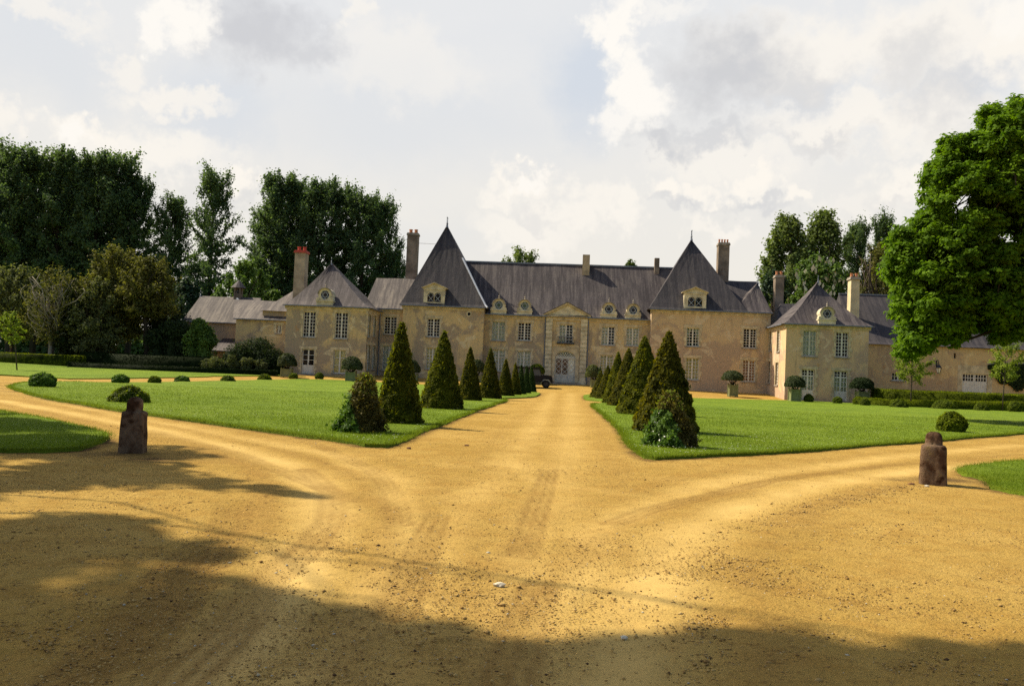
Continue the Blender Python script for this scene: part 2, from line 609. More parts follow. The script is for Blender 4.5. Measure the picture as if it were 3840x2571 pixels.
M['curtain_brown'] = mat_plain('brown_blind', (0.60, 0.33, 0.18), 0.9, 0.12, 2.0)
M['shutter'] = mat_plain('pale_shutter', (0.56, 0.57, 0.48), 0.7, 0.1, 2.0)
M['tub'] = mat_plain('green_tub_paint', (0.185, 0.20, 0.085), 0.6, 0.12, 3.0)
M['soil'] = mat_plain('soil', (0.05, 0.035, 0.02), 0.95, 0.3, 8.0)

mt, t, out = new_mat('unlit_window_pane')  # opaque pane; the dark of the unlit room is put into its colour
p = t.pos()
nz = t.noise(p, 1.7, 2.0)
principled(t, out, t.mix(t.ramp(nz, 0.4, 0.65), (0.006, 0.006, 0.007), (0.03, 0.017, 0.012)), 0.12, None, 0.25)
M['glass_unlit'] = mt
mt, t, out = new_mat('clear_glass')
gl = t.new('ShaderNodeBsdfGlossy'); gl.inputs['Roughness'].default_value = 0.03
tr = t.new('ShaderNodeBsdfTransparent'); t.put(tr.inputs[0], (0.88, 0.9, 0.88))
fr = t.new('ShaderNodeFresnel'); fr.inputs[0].default_value = 1.5
ms = t.new('ShaderNodeMixShader')
t.l.new(fr.outputs[0], ms.inputs[0]); t.l.new(tr.outputs[0], ms.inputs[1]); t.l.new(gl.outputs[0], ms.inputs[2])
t.l.new(ms.outputs[0], out.inputs[0])
M['glass'] = mt

# foliage
M['yew'] = mat_leaf('yew_needles', (0.017, 0.028, 0.005), (0.135, 0.145, 0.011), 0.4, 0.6, 1.6, 0.15, (2.2, 2.1, 0.3))
M['yew_brown'] = mat_leaf('bronze_yew_needles', (0.017, 0.025, 0.005), (0.118, 0.115, 0.011), 0.4, 0.6, 1.6, 0.15, (2.2, 2.0, 0.3))
M['yew_green'] = mat_leaf('green_yew_needles', (0.016, 0.034, 0.010), (0.055, 0.085, 0.02), 0.3, 0.6, 1.2, 0.15)
M['laurel'] = mat_leaf('laurel_leaves', (0.020, 0.050, 0.008), (0.125, 0.22, 0.030), 0.35, 0.5, 1.5, 0.35)
M['bronze_shrub'] = mat_leaf('bronze_shrub_leaves', (0.032, 0.032, 0.008), (0.16, 0.135, 0.028), 0.4, 0.5, 1.5, 0.3)
M['lime_leaf'] = mat_leaf('lime_leaves', (0.11, 0.17, 0.015), (0.27, 0.33, 0.04), 0.45, 0.5, 1.0)
M['box'] = mat_leaf('box_leaves', (0.022, 0.040, 0.006), (0.16, 0.205, 0.016), 0.4, 0.5, 2.0, 0.25, (1.6, 1.6, 0.3))
M['bay'] = mat_leaf('bay_leaves', (0.030, 0.045, 0.018), (0.095, 0.115, 0.045), 0.3, 0.5, 1.2, 0.3)
M['hedge'] = mat_leaf('hedge_leaves', (0.014, 0.025, 0.004), (0.165, 0.205, 0.012), 0.4, 0.6, 1.5, 0.15, (1.9, 1.9, 0.3))
M['hedge_shaded'] = mat_leaf('shaded_hedge_leaves', (0.005, 0.012, 0.003), (0.020, 0.034, 0.007), 0.2, 0.6, 1.5, 0.15)  # shade of the trees is put into this darker leaf colour
M['poplar'] = mat_leaf('poplar_leaves', (0.040, 0.074, 0.036), (0.130, 0.195, 0.085), 0.45, 0.55, 0.22, 0.2)  # bluish grey haze of distance is put into the leaf colour
M['oak'] = mat_leaf('oak_leaves', (0.028, 0.074, 0.005), (0.165, 0.28, 0.012), 0.45, 0.5, 0.8, 0.2)
M['olive'] = mat_leaf('olive_leaves', (0.05, 0.065, 0.024), (0.17, 0.185, 0.07), 0.35, 0.55, 0.4, 0.2)
M['bronze_tree'] = mat_leaf('bronze_tree_leaves', (0.05, 0.060, 0.018), (0.165, 0.16, 0.042), 0.4, 0.55, 0.4, 0.15)
M['broadleaf'] = mat_leaf('broadleaf_leaves', (0.042, 0.084, 0.0168), (0.14, 0.224, 0.042), 0.35, 0.5, 0.3)
M['willow'] = mat_leaf('willow_leaves', (0.06, 0.095, 0.025), (0.19, 0.24, 0.075), 0.4, 0.55, 0.3, 0.2)
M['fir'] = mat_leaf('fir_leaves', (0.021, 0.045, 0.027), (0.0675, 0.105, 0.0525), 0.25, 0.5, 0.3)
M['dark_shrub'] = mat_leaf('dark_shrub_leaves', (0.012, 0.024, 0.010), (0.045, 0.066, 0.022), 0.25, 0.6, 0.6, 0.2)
M['candle'] = mat_plain('chestnut_blossom', (0.62, 0.56, 0.36), 0.8, 0.2, 6.0)
M['bark'] = mat_bark('bark', (0.05, 0.038, 0.026), (0.13, 0.105, 0.075))
M['bark_pale'] = mat_bark('pale_bark', (0.16, 0.14, 0.11), (0.36, 0.32, 0.26))
M['bark_dark'] = mat_bark('dark_bark', (0.02, 0.016, 0.012), (0.06, 0.048, 0.035))

# mossy stone of the two guard stones
mt, t, out = new_mat('mossy_stone')
p = t.pos()
a = t.noise(p, 5.0, 6.0, 0.65); b = t.noise(t.vmath('ADD', p, (9, 3, 1)), 2.6, 5.0, 0.6); c_ = t.noise(p, 38.0, 4.0, 0.7)
col = t.mix(t.ramp(a, 0.35, 0.65), (0.070, 0.036, 0.019), (0.165, 0.112, 0.070))
col = t.mix(t.ramp(b, 0.50, 0.58), col, (0.040, 0.019, 0.009))
col = t.mix(t.math('MULTIPLY', t.ramp(a, 0.60, 0.66), 0.8), col, (0.20, 0.14, 0.06))
principled(t, out, col, 0.95, t.bump(t.math('ADD', a, t.math('MULTIPLY', c_, 0.4)), 0.9, 0.03), 0.1)
M['moss_stone'] = mt

# gravel: compacted pale wheel bands, darker loose grit, small stones
mt, t, out = new_mat('ochre_gravel')
p = t.pos()
def attr(nm):
    a_ = t.new('ShaderNodeAttribute'); a_.attribute_name = nm
    return a_.outputs['Fac']
tr_ = attr('track'); ls_ = attr('loose'); rt_ = attr('rut'); so_ = attr('soil')
big = t.noise(p, 0.35, 5.0, 0.62)
mid = t.noise(p, 2.4, 5.0, 0.68, 0.4)
clod = t.noise(p, 11.0, 5.0, 0.72)
grit = t.noise(p, 34.0, 4.0, 0.75)
fine = t.noise(p, 120.0, 3.0, 0.75)
vo = t.voronoi(p, 42.0)
rough_ = t.math('SUBTRACT', 1.0, t.math('MULTIPLY', tr_, 0.8))
col = t.mix(t.ramp(big, 0.3, 0.7), (0.345, 0.218, 0.048), (0.44, 0.288, 0.076))
col = t.mix(t.math('MULTIPLY', t.ramp(mid, 0.42, 0.66), 0.55), col, (0.315, 0.178, 0.036))
col = t.mix(t.math('MULTIPLY', tr_, 0.9), col, (0.535, 0.372, 0.125))
col = t.mix(t.math('MULTIPLY', ls_, 0.55), col, (0.30, 0.175, 0.045))
col = t.mix(t.math('MULTIPLY', t.ramp(clod, 0.52, 0.66), t.math('MULTIPLY', rough_, t.math('ADD', 0.38, t.math('MULTIPLY', ls_, 0.45)))), col, (0.15, 0.082, 0.022))
col = t.mix(t.math('MULTIPLY', t.ramp(grit, 0.55, 0.70), t.math('MULTIPLY', rough_, 0.65)), col, (0.14, 0.08, 0.025))
col = t.mix(t.math('MULTIPLY', t.ramp(fine, 0.57, 0.74), 0.55), col, (0.66, 0.47, 0.20))
col = t.mix(t.math('MULTIPLY', t.ramp(fine, 0.43, 0.26), 0.55), col, (0.13, 0.075, 0.028))
col = t.mix(t.math('MULTIPLY', rt_, 0.62), col, (0.19, 0.105, 0.028))
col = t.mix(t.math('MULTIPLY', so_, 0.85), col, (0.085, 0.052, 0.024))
h = t.math('ADD', t.math('ADD', t.math('MULTIPLY', grit, 0.6), t.math('MULTIPLY', clod, 1.0)), t.math('ADD', t.math('MULTIPLY', fine, 0.35), t.math('MULTIPLY', t.math('SUBTRACT', 1.0, vo.outputs['Distance']), 0.25)))
st = t.new('ShaderNodeBump'); st.inputs['Distance'].default_value = 0.03
t.put(st.inputs['Height'], h); t.put(st.inputs['Strength'], t.math('MULTIPLY', rough_, 0.8))
principled(t, out, col, 0.95, st.outputs[0], 0.05)
M['gravel'] = mt

# grass surface
def mat_grass(name, a_, b_, dry):
    mt, t, out = new_mat(name)
    p = t.pos()
    big = t.noise(p, 0.16, 5.0, 0.6); mid = t.noise(p, 1.3, 5.0, 0.65); fine = t.noise(p, 28.0, 4.0, 0.75)
    c = t.mix(t.ramp(big, 0.3, 0.7), a_, b_)
    c = t.mix(t.math('MULTIPLY', t.ramp(mid, 0.35, 0.7), 0.5), c, tuple(x * 1.3 for x in b_))
    c = t.mix(t.math('MULTIPLY', t.ramp(fine, 0.5, 0.7), 0.45), c, tuple(x * 0.45 for x in a_))
    c = t.mix(t.math('MULTIPLY', t.ramp(t.noise(t.vmath('ADD', p, (5, 5, 0)), 0.5, 5.0, 0.7), 0.58, 0.72), 0.4), c, dry)
    principled(t, out, c, 0.9, t.bump(t.math('ADD', fine, mid), 0.8, 0.06), 0.1)
    return mt


M['lawn'] = mat_grass('lawn_grass', (0.092, 0.150, 0.010), (0.150, 0.212, 0.015), (0.21, 0.215, 0.04))
M['field'] = mat_grass('field_grass', (0.06, 0.13, 0.014), (0.11, 0.19, 0.02), (0.15, 0.17, 0.03))
M['blade'] = mat_leaf('grass_blades', (0.075, 0.128, 0.008), (0.200, 0.255, 0.02), 0.4, 0.6, 0.7, 0.15)
M['daisy'] = mat_plain('daisy_petals', (0.75, 0.74, 0.68), 0.8, 0.1, 8.0, bump=0)
mt, t, out = new_mat('pebble')
g = t.new('ShaderNodeNewGeometry')
rn = g.outputs['Random Per Island']
c = t.mix(rn, (0.20, 0.105, 0.03), (0.50, 0.34, 0.12))
c = t.mix(t.ramp(rn, 0.96, 0.98), c, (0.4125, 0.3848, 0.2914))
c = t.mix(t.ramp(rn, 0.10, 0.06), c, (0.075, 0.0407, 0.0186))
principled(t, out, c, 0.9, t.bump(t.noise(g.outputs['Position'], 60.0, 3.0), 0.4, 0.01), 0.15)
M['pebble'] = mt
# ================================================================== SETTING: ground
def Gxy(pts):
    return np.array([Gd(x, y)[:2] for x, y in pts])


def smooth_poly(P, n=6, closed=True):
    """Chaikin corner cutting then resample"""
    P = np.asarray(P, float)
    for _ in range(2):
        Q = []
        L = len(P)
        for i in range(L if closed else L - 1):
            a, b = P[i], P[(i + 1) % L]
            Q += [a * .8 + b * .2, a * .2 + b * .8]
        P = np.array(Q)
    return P


def resample(P, step, closed=True):
    P = np.asarray(P, float)
    if closed: P = np.vstack([P, P[:1]])
    d = np.linalg.norm(np.diff(P, axis=0), axis=1); s = np.concatenate([[0], np.cumsum(d)])
    n = max(3, int(s[-1] / step))
    q = np.linspace(0, s[-1], n, endpoint=not closed)
    return np.stack([np.interp(q, s, P[:, 0]), np.interp(q, s, P[:, 1])], 1)


def inpoly(P, poly):
    x, y = P[:, 0], P[:, 1]
    r = np.zeros(len(P), bool)
    j = len(poly) - 1
    for i in range(len(poly)):
        xi, yi = poly[i]; xj, yj = poly[j]
        c = ((yi > y) != (yj > y)) & (x < (xj - xi) * (y - yi) / ((yj - yi) if yj != yi else 1e-12) + xi)
        r ^= c
        j = i
    return r


def seg_dist(P, line):
    d = np.full(len(P), 1e9)
    for a, b in zip(line[:-1], line[1:]):
        ab = b - a; L = max(np.dot(ab, ab), 1e-9)
        t = np.clip(((P - a) @ ab) / L, 0, 1)
        d = np.minimum(d, np.linalg.norm(P - a - t[:, None] * ab, axis=1))
    return d


def vnoise(P, scale, seed=0, octv=4):
    """cheap smooth 2-D noise in numpy, about -1..1"""
    r = np.random.default_rng(seed)
    out = np.zeros(len(P)); amp = 1.0; tot = 0
    for o in range(octv):
        for _ in range(3):
            k = r.normal(0, 1, 2) * scale * (2 ** o); ph = r.uniform(0, 6.28)
            out += amp * np.sin(P @ k + ph + 1.3 * np.sin(P @ (k[::-1] * 0.7) + ph * 2)); tot += amp
        amp *= 0.55
    return out / tot * 1.6


TRACKS = [  # wheel bands in the photograph -> ground
    ([(0, 1500), (260, 1545), (600, 1612), (900, 1680), (1150, 1760), (1230, 1880), (1190, 2030), (1080, 2200), (900, 2400), (700, 2571)], .30, 1.0),
    ([(0, 1450), (200, 1505), (520, 1570), (900, 1640), (1250, 1700), (1480, 1800), (1540, 1950), (1480, 2150), (1330, 2380), (1150, 2571)], .28, .55),
    ([(3840, 1668), (3400, 1706), (3000, 1760), (2650, 1812), (2420, 1880), (2260, 2000), (2150, 2200), (2060, 2571)], .30, .7),
    ([(3840, 1735), (3420, 1765), (3050, 1820), (2780, 1890), (2600, 1990), (2470, 2150), (2390, 2350), (2340, 2571)], .36, 1.0),
    ([(2075, 1470), (2030, 1560), (1950, 1680), (1850, 1800), (1700, 1950), (1560, 2200), (1480, 2571)], .34, .4),
    ([(2140, 1470), (2140, 1570), (2120, 1720), (2080, 1900), (2000, 2100), (1900, 2571)], .40, .45),
    ([(1900, 1700), (2000, 1800), (2400, 1860), (2900, 1810)], .3, .5),
]
TRK = [(resample(Gxy(p), 0.4, False), w, a) for p, w, a in TRACKS]
RUTS = [  # narrow tyre prints
    ([(1130, 1640), (1400, 1760), (1480, 1850), (1500, 1960)], .06), ([(560, 1610), (900, 1700), (1120, 1790), (1330, 1870)], .07),
    ([(2060, 1760), (2020, 1900), (1960, 2080)], .07), ([(3840, 1700), (3300, 1748), (2900, 1800), (2560, 1880)], .08),
    ([(250, 2571), (420, 2400), (640, 2150), (760, 2040)], .07), ([(1900, 2571), (1960, 2380), (2010, 2200)], .08),
    ([(905, 1880), (880, 1960), (800, 2110), (650, 2300), (480, 2480), (400, 2571)], .05),
    ([(870, 1880), (845, 1960), (760, 2110), (600, 2310), (430, 2480)], .05),
    ([(1150, 1760), (1250, 1850), (1240, 1950), (1150, 2060), (1000, 2170), (830, 2400), (640, 2571)], .09),
    ([(2300, 1960), (2450, 1905), (2760, 1840)], .07),
    ([(1640, 1930), (1590, 2050), (1480, 2300)], .07),
]
TREAD = [resample(Gxy(p), .3, False) for p in ([(1330, 1800), (1320, 1890), (1230, 2000), (1110, 2120), (980, 2260)], [(1960, 2060), (1800, 2120), (1680, 2210), (1600, 2330)], [(1500, 2330), (1400, 2400), (1250, 2480)],
                                                   [(1600, 1870), (1610, 1930)], [(1720, 2330), (1740, 2571)], [(660, 2420), (520, 2571)])]
RUT = [(resample(Gxy(p), 0.3, False), w) for p, w in RUTS]

ys = np.concatenate([[-400, -100, -30, -10, -2], np.arange(0, 3, .5), np.arange(3, 13, .042), np.arange(13, 28, .12), np.arange(28, 60, .6), np.arange(60, 100, 1.0),
                     [105, 115, 130, 160, 220, 350, 600, 1200, 2600]])
xs = np.concatenate([[-2600, -900, -400, -200, -120, -80], np.arange(-60, -16, 1.5), np.arange(-16, -8, .22), np.arange(-8, 8, .05), np.arange(8, 16, .22), np.arange(16, 60, 1.5),
                     [80, 120, 200, 400, 900, 2600]])
XX, YY = np.meshgrid(xs, ys)
PP = np.stack([XX.ravel(), YY.ravel()], 1)
trk = np.zeros(len(PP)); lse = np.zeros(len(PP)); rtt = np.zeros(len(PP)); ht = zg(PP[:, 1])
near = (PP[:, 1] > 2) & (PP[:, 1] < 75) & (np.abs(PP[:, 0]) < 45)
Pn = PP[near]
tv = np.zeros(len(Pn)); hv = np.zeros(len(Pn)); lv = np.zeros(len(Pn)); rv = np.zeros(len(Pn))
warp = np.stack([vnoise(Pn, .8, 3), vnoise(Pn, .8, 4)], 1) * .12
for line, w, a in TRK:
    d = seg_dist(Pn + warp, line)
    tv = np.maximum(tv, a * np.exp(-(d / w) ** 2))
    hv -= .006 * a * np.exp(-(d / w) ** 2)
    hv += .008 * a * np.exp(-((d - 1.8 * w) / (.5 * w)) ** 2) * (.6 + .6 * vnoise(Pn, 5.0, 71, 3))
    lv = np.maximum(lv, a * np.exp(-((d - 1.9 * w) / (.65 * w)) ** 2))
for line, w in RUT:
    d0_ = seg_dist(Pn + warp * .15, line)
    for off_ in (0.0, .10):               # twin grooves of one tyre
        d = np.abs(d0_ - off_)
        hv -= .007 * np.exp(-(d / (w * .6)) ** 2)
        rv = np.maximum(rv, np.exp(-(d / (w * .55)) ** 2) * (.75 + .4 * vnoise(Pn, 2.5, 77)))
for line in TREAD:
    d = seg_dist(Pn + warp * .2, line)
    bars = np.exp(-(d / .13) ** 2) * (.5 + .5 * np.sin(Pn[:, 1] * 62 + Pn[:, 0] * 14)) * np.clip(.55 + .9 * vnoise(Pn, 1.6, 78), 0, 1)
    rv = np.maximum(rv, bars * .9); hv -= .006 * bars
hv += .010 * vnoise(Pn, 2.2, 11) + .006 * vnoise(Pn, 9.0, 12, 3) + rng.normal(0, .0022, len(Pn))
tv = np.clip(tv * (0.8 + .35 * vnoise(Pn, 1.4, 8)), 0, 1)
fade = 1 - sstep(24, 40, Pn[:, 1])
lv = np.clip((lv - tv) * (.75 + .5 * vnoise(Pn, 1.7, 9)), 0, 1)
trk[near] = tv; lse[near] = lv; rtt[near] = rv; ht[near] += hv * fade
# left lawn (photograph outline -> ground), interrupted by the thin cross path about 47 m away
LL = smooth_poly(Gxy([(36, 1450), (60, 1470), (170, 1497), (420, 1540), (700, 1578), (1000, 1622), (1250, 1655), (1392, 1681), (1450, 1678), (1500, 1662), (1592, 1620), (1753, 1556),
                      (1872, 1513), (1899, 1505), (1893, 1501), (1862, 1500.5), (1850, 1498), (1862, 1496), (1893, 1495.5), (2005, 1491), (2030, 1477), (2010, 1472), (1930, 1466), (1700, 1450), (1450, 1436), (1250, 1425), (1050, 1422), (760, 1432), (480, 1438), (250, 1434), (90, 1438)]))
RL = smooth_poly(Gxy([(2187, 1481), (2190, 1501), (2252, 1506), (2268, 1509), (2252, 1513), (2222, 1518), (2226, 1530), (2299, 1589), (2340, 1635), (2373, 1696), (2425, 1729), (2480, 1726), (2624, 1717), (2952, 1700), (3280, 1673), (3840, 1628), (4300, 1596),
                      (4400, 1560), (3840, 1532), (3500, 1523), (3198, 1514), (3068, 1507), (2901, 1501), (2606, 1494), (2400, 1488), (2260, 1481)]))
L5 = smooth_poly(Gxy([(-500, 1478), (0, 1548), (246, 1597), (400, 1638), (415, 1655), (300, 1696), (0, 1697), (-500, 1690)]))
L6 = smooth_poly(Gxy([(3604, 1772), (3650, 1757), (3840, 1738), (4300, 1700), (4400, 1930), (3840, 1866), (3722, 1840), (3709, 1806), (3625, 1788)]))
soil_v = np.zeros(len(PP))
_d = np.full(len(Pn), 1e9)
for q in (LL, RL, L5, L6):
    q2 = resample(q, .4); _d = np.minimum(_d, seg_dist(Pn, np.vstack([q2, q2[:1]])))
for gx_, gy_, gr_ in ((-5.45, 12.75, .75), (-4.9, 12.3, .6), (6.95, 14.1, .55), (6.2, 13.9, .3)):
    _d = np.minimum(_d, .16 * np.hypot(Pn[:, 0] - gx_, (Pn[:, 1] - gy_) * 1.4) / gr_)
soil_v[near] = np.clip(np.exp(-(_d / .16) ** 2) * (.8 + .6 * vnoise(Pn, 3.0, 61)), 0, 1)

nx, ny = len(xs), len(ys)
I = (np.arange(ny - 1)[:, None] * nx + np.arange(nx - 1)[None]).ravel()
Fq = np.stack([I, I + 1, I + nx + 1, I + nx], 1).astype(np.int32)
me = bpy.data.meshes.new('ground')
me.vertices.add(len(PP)); me.vertices.foreach_set('co', np.column_stack([PP, ht]).astype(np.float32).ravel())
me.loops.add(Fq.size); me.loops.foreach_set('vertex_index', Fq.ravel())
me.polygons.add(len(Fq)); me.polygons.foreach_set('loop_start', np.arange(len(Fq), dtype=np.int32) * 4)
me.update(calc_edges=True)
at = me.attributes.new('track', 'FLOAT', 'POINT'); at.data.foreach_set('value', trk.astype(np.float32))
at = me.attributes.new('loose', 'FLOAT', 'POINT'); at.data.foreach_set('value', lse.astype(np.float32))
at = me.attributes.new('rut', 'FLOAT', 'POINT'); at.data.foreach_set('value', rtt.astype(np.float32))
at = me.attributes.new('soil', 'FLOAT', 'POINT'); at.data.foreach_set('value', soil_v.astype(np.float32))
me.polygons.foreach_set('use_smooth', np.ones(len(Fq), bool))
tag(link('ground', me, M['gravel']), 'ochre gravel drive and forecourt with wheel tracks', 'ground', kind='structure')


def ground_h(P):
    """height of the relief under points (only used for small things lying on the gravel)"""
    return zg(P[:, 1])


# ------------------------------------------------------------------ lawns
LAWN_H = 0.07
LAWNS = []


def wob(P, amp, seed):
    return P + np.stack([vnoise(P, 1.1, seed), vnoise(P, 1.1, seed + 1)], 1) * amp + np.stack([vnoise(P, 6, seed + 5, 2), vnoise(P, 6, seed + 6, 2)], 1) * amp * .35


def lawn(name, P, label, mat='lawn', h=LAWN_H, step=.5, cell=3.0, wb=.085, seed=1):
    P = resample(P, step)
    if wb: P = wob(P, wb, seed)
    lo, hi = P.min(0), P.max(0)
    gx = np.arange(lo[0] + cell, hi[0], cell); gy = np.arange(lo[1] + cell, hi[1], cell)
    pts = [Vector(p) for p in P]
    n = len(pts)
    if len(gx) and len(gy):
        Gg = np.array([(x, y) for x in gx for y in gy]); Gg = Gg[inpoly(Gg, P)]
        pts += [Vector(p) for p in Gg]
    vs, es, fs, *_ = delaunay_2d_cdt(pts, [(i, (i + 1) % n) for i in range(n)], [list(range(n))], 1, 1e-4)
    V = np.array([(v[0], v[1]) for v in vs]); nV = len(V)
    top = np.column_stack([V, zg(V[:, 1]) + h + .012 * vnoise(V, .7, seed + 9)])
    # a sloping turf edge down to the gravel
    from collections import Counter
    cnt = Counter()
    for f in fs:
        for i in range(len(f)):
            a, b = f[i], f[(i + 1) % len(f)]
            cnt[(min(a, b), max(a, b))] += 1
    bot = top.copy(); bot[:, 2] = zg(V[:, 1]) - .05
    faces = [list(f) for f in fs]
    for f in fs:
        for i in range(len(f)):
            a, b = f[i], f[(i + 1) % len(f)]
            if cnt[(min(a, b), max(a, b))] == 1:
                faces.append([a + nV, b + nV, b, a])
    me = bpy.data.meshes.new(name)
    me.from_pydata(np.vstack([top, bot]).tolist(), [], faces)
    me.update()
    o = link(name, me, M[mat])
    tag(o, label, 'lawn', kind='structure')
    LAWNS.append(P)
    return P


Pn1 = lawn('lawn', resample(LL, .25), 'mown lawn left of the drive with the left row of yew cones', seed=1)
Pn3 = lawn('lawn', resample(RL, .25), 'mown lawn right of the drive with the right row of yew cones', seed=3)
Pn5 = lawn('lawn', L5, 'small shaded lawn corner beside the left guard stone', seed=5)
Pn6 = lawn('lawn', L6, 'small lawn corner beside the right guard stone', seed=6)
q = Gxy([(-700, 1400), (0, 1408), (255, 1422), (447, 1421), (800, 1412), (1020, 1410), (1058, 1409)])
far = np.array([[-19.5, 84.2], [-30, 86.5], [-60, 89], [-90, 88]])
Pn7 = lawn('lawn', np.vstack([q, far]), 'far lawn below the dark hedge left of the house', cell=4, seed=7)
Pn8 = lawn('meadow', np.array([[-400, 93], [-60, 93.5], [-40, 94], [-27, 104], [60, 110], [90, 96], [300, 90], [900, 400], [0, 1500], [-900, 400]]), 'green meadow behind the house and trees', 'field', .03, 20, 25, 0, 8)

# ------------------------------------------------------------------ grass blades (stuff)
def blades(name, polys, n, y0, y1, label, hgt=.06):
    out = []
    tot = 0
    allp = np.vstack(polys); lo, hi = allp.min(0), allp.max(0)
    while tot < n:
        k = n * 3
        # density falls with the square of the distance
        u = rng.uniform(0, 1, k); yy = 1 / (1 / y0 + u * (1 / y1 - 1 / y0))
        xx = rng.uniform(-.72, .72, k) * yy
        P = np.stack([xx, yy], 1)
        keep = np.zeros(k, bool)
        for q in polys: keep |= inpoly(P, q)
        out.append(P[keep]); tot += keep.sum()
        if keep.sum() == 0: break
    P = np.vstack(out)[:n]
    return P


def edge_points(poly, n, off=.06):
    Q = resample(poly, .02)
    Q = Q[(Q[:, 1] < 46)]
    if not len(Q): return np.zeros((0, 2))
    w = 1 / np.maximum(Q[:, 1], 4) ** 1.2
    i = rng.choice(len(Q), n, p=w / w.sum())
    return Q[i] + rng.normal(0, off, (n, 2))


def blade_mesh(P, hgt, droop=.5):
    n = len(P)
    z = zg(P[:, 1]) + LAWN_H - .015
    D = P[:, 1]
    h = hgt * rng.uniform(.5, 1.35, n) * (1 + .25 * vnoise(P, .9, 21))
    wd = np.maximum(.006, D * .00042) * rng.uniform(.7, 1.4, n)
    a = rng.uniform(0, 2 * math.pi, n)
    s = np.stack([np.cos(a), np.sin(a), np.zeros(n)], 1) * (wd / 2)[:, None]
    base = np.column_stack([P, z])
    tip = base + np.column_stack([rng.normal(0, droop, (n, 2)) * h[:, None], h])
    return np.stack([base - s, base + s, tip], 1)


near_polys = [Pn1, Pn3, Pn5, Pn6]
GB = blades('g', near_polys, 230000, 9.5, 46, '')
EB = np.vstack([edge_points(Pn1, 15000), edge_points(Pn3, 15000), edge_points(Pn5, 6000), edge_points(Pn6, 4500)])
Q = np.vstack([blade_mesh(GB, .05), blade_mesh(EB, .062, .8)])
tag(link('grass', quad_mesh('grass', Q), M['blade']), 'short mown grass blades covering the lawns', 'grass', kind='stuff')
# daisies
DP = blades('d', [Pn1, Pn3], 2600, 14, 46, '')
DP = DP[vnoise(DP, .55, 33) > .15]
n = len(DP)
dz = zg(DP[:, 1]) + LAWN_H + .045
r_ = np.maximum(.012, DP[:, 1] * .0005)[:, None]
an = rng.uniform(0, 6.28, n)
C3 = np.column_stack([DP, dz])
Q = np.stack([C3 + r_ * np.column_stack([np.cos(an + k * 1.2566), np.sin(an + k * 1.2566), np.full(n, .15)]) for k in range(5)], 1)
tag(link('daisies', quad_mesh('daisies', Q), M['daisy']), 'tiny white daisies dotted over the lawns', 'daisies', kind='stuff')

# ------------------------------------------------------------------ loose stones on the gravel (stuff)
def stones_mesh(P, size, name, z=None):
    n = len(P)
    oc = np.array([[1, 0, 0], [0, 1, 0], [-1, 0, 0], [0, -1, 0], [0, 0, .8], [0, 0, -.6]], float)
    fc = [(0, 1, 4), (1, 2, 4), (2, 3, 4), (3, 0, 4), (1, 0, 5), (2, 1, 5), (3, 2, 5), (0, 3, 5)]
    a = rng.uniform(0, 6.28, n)
    V = oc[None] * rng.uniform(.6, 1.3, (n, 6, 3)) * size[:, None, None] * np.array([1, .75, .55])
    ca, sa = np.cos(a), np.sin(a)
    X = V[:, :, 0] * ca[:, None] - V[:, :, 1] * sa[:, None]; Y = V[:, :, 0] * sa[:, None] + V[:, :, 1] * ca[:, None]
    zz = (zg(P[:, 1]) if z is None else z)
    V = np.stack([X + P[:, :1], Y + P[:, 1:2], V[:, :, 2] + (zz + size * .12)[:, None]], 2)
    Vf = V.reshape(-1, 3)
    Fi = (np.arange(n)[:, None, None] * 6 + np.array(fc)[None]).reshape(-1, 3).astype(np.int32)
    me = bpy.data.meshes.new(name)
    me.vertices.add(len(Vf)); me.vertices.foreach_set('co', Vf.astype(np.float32).ravel())
    me.loops.add(Fi.size); me.loops.foreach_set('vertex_index', Fi.ravel())
    me.polygons.add(len(Fi)); me.polygons.foreach_set('loop_start', np.arange(len(Fi), dtype=np.int32) * 3)
    me.update(calc_edges=True)
    return me


k = 420000
yy = 1 / (1 / 3.6 + rng.uniform(0, 1, k) * (1 / 45 - 1 / 3.6)); xx = rng.uniform(-.66, .66, k) * yy
P = np.stack([xx, yy], 1)
tvp = np.zeros(k)
for line, w, a in TRK:
    d = seg_dist(P, line)
    tvp = np.maximum(tvp, a * np.exp(-(d / (w * 1.2)) ** 2)); tvp -= .35 * np.exp(-((d - 2.2 * w) / (.9 * w)) ** 2)
keep = rng.uniform(0, 1, k) < np.clip(.34 - .36 * tvp + .30 * vnoise(P, .8, 41), .03, 1)
for q in [Pn1, Pn3, Pn5, Pn6]: keep &= ~inpoly(P, q)
berm = resample(Gxy([(3440, 1812), (3050, 1900), (2800, 2010), (2640, 2150), (2560, 2300), (2700, 2390), (2760, 2450)]), .05, False)
bp = berm[rng.integers(0, len(berm), 5000)] + rng.normal(0, .20, (5000, 2))
P = np.vstack([P[keep][:85000], bp])
sz = np.clip(rng.lognormal(math.log(.0042), .50, len(P)), .002, .026) * (1 + P[:, 1] * .012)
sz[-5000:] *= 1.35
tag(link('pebbles', stones_mesh(P, sz, 'pebbles'), M['pebble']), 'loose small stones scattered over the gravel', 'pebbles', kind='stuff')


def stone(px, py, w, label, mat):
    p = Gd(px, py)
    b = MB()
    prof = [(w * .32, -.01), (w * .5, w * .08), (w * .46, w * .2), (w * .25, w * .3)]
    b.lathe(0, 0, prof, 9)
    V = np.array(b.v); V[:, :2] *= rng.uniform(.75, 1.2, (len(V), 1)); V[:, 1] *= .6
    V += np.array([p[0], p[1], zg(p[1])])
    b.v = list(V)
    tag(b.build('stone', mat), label, 'stone')


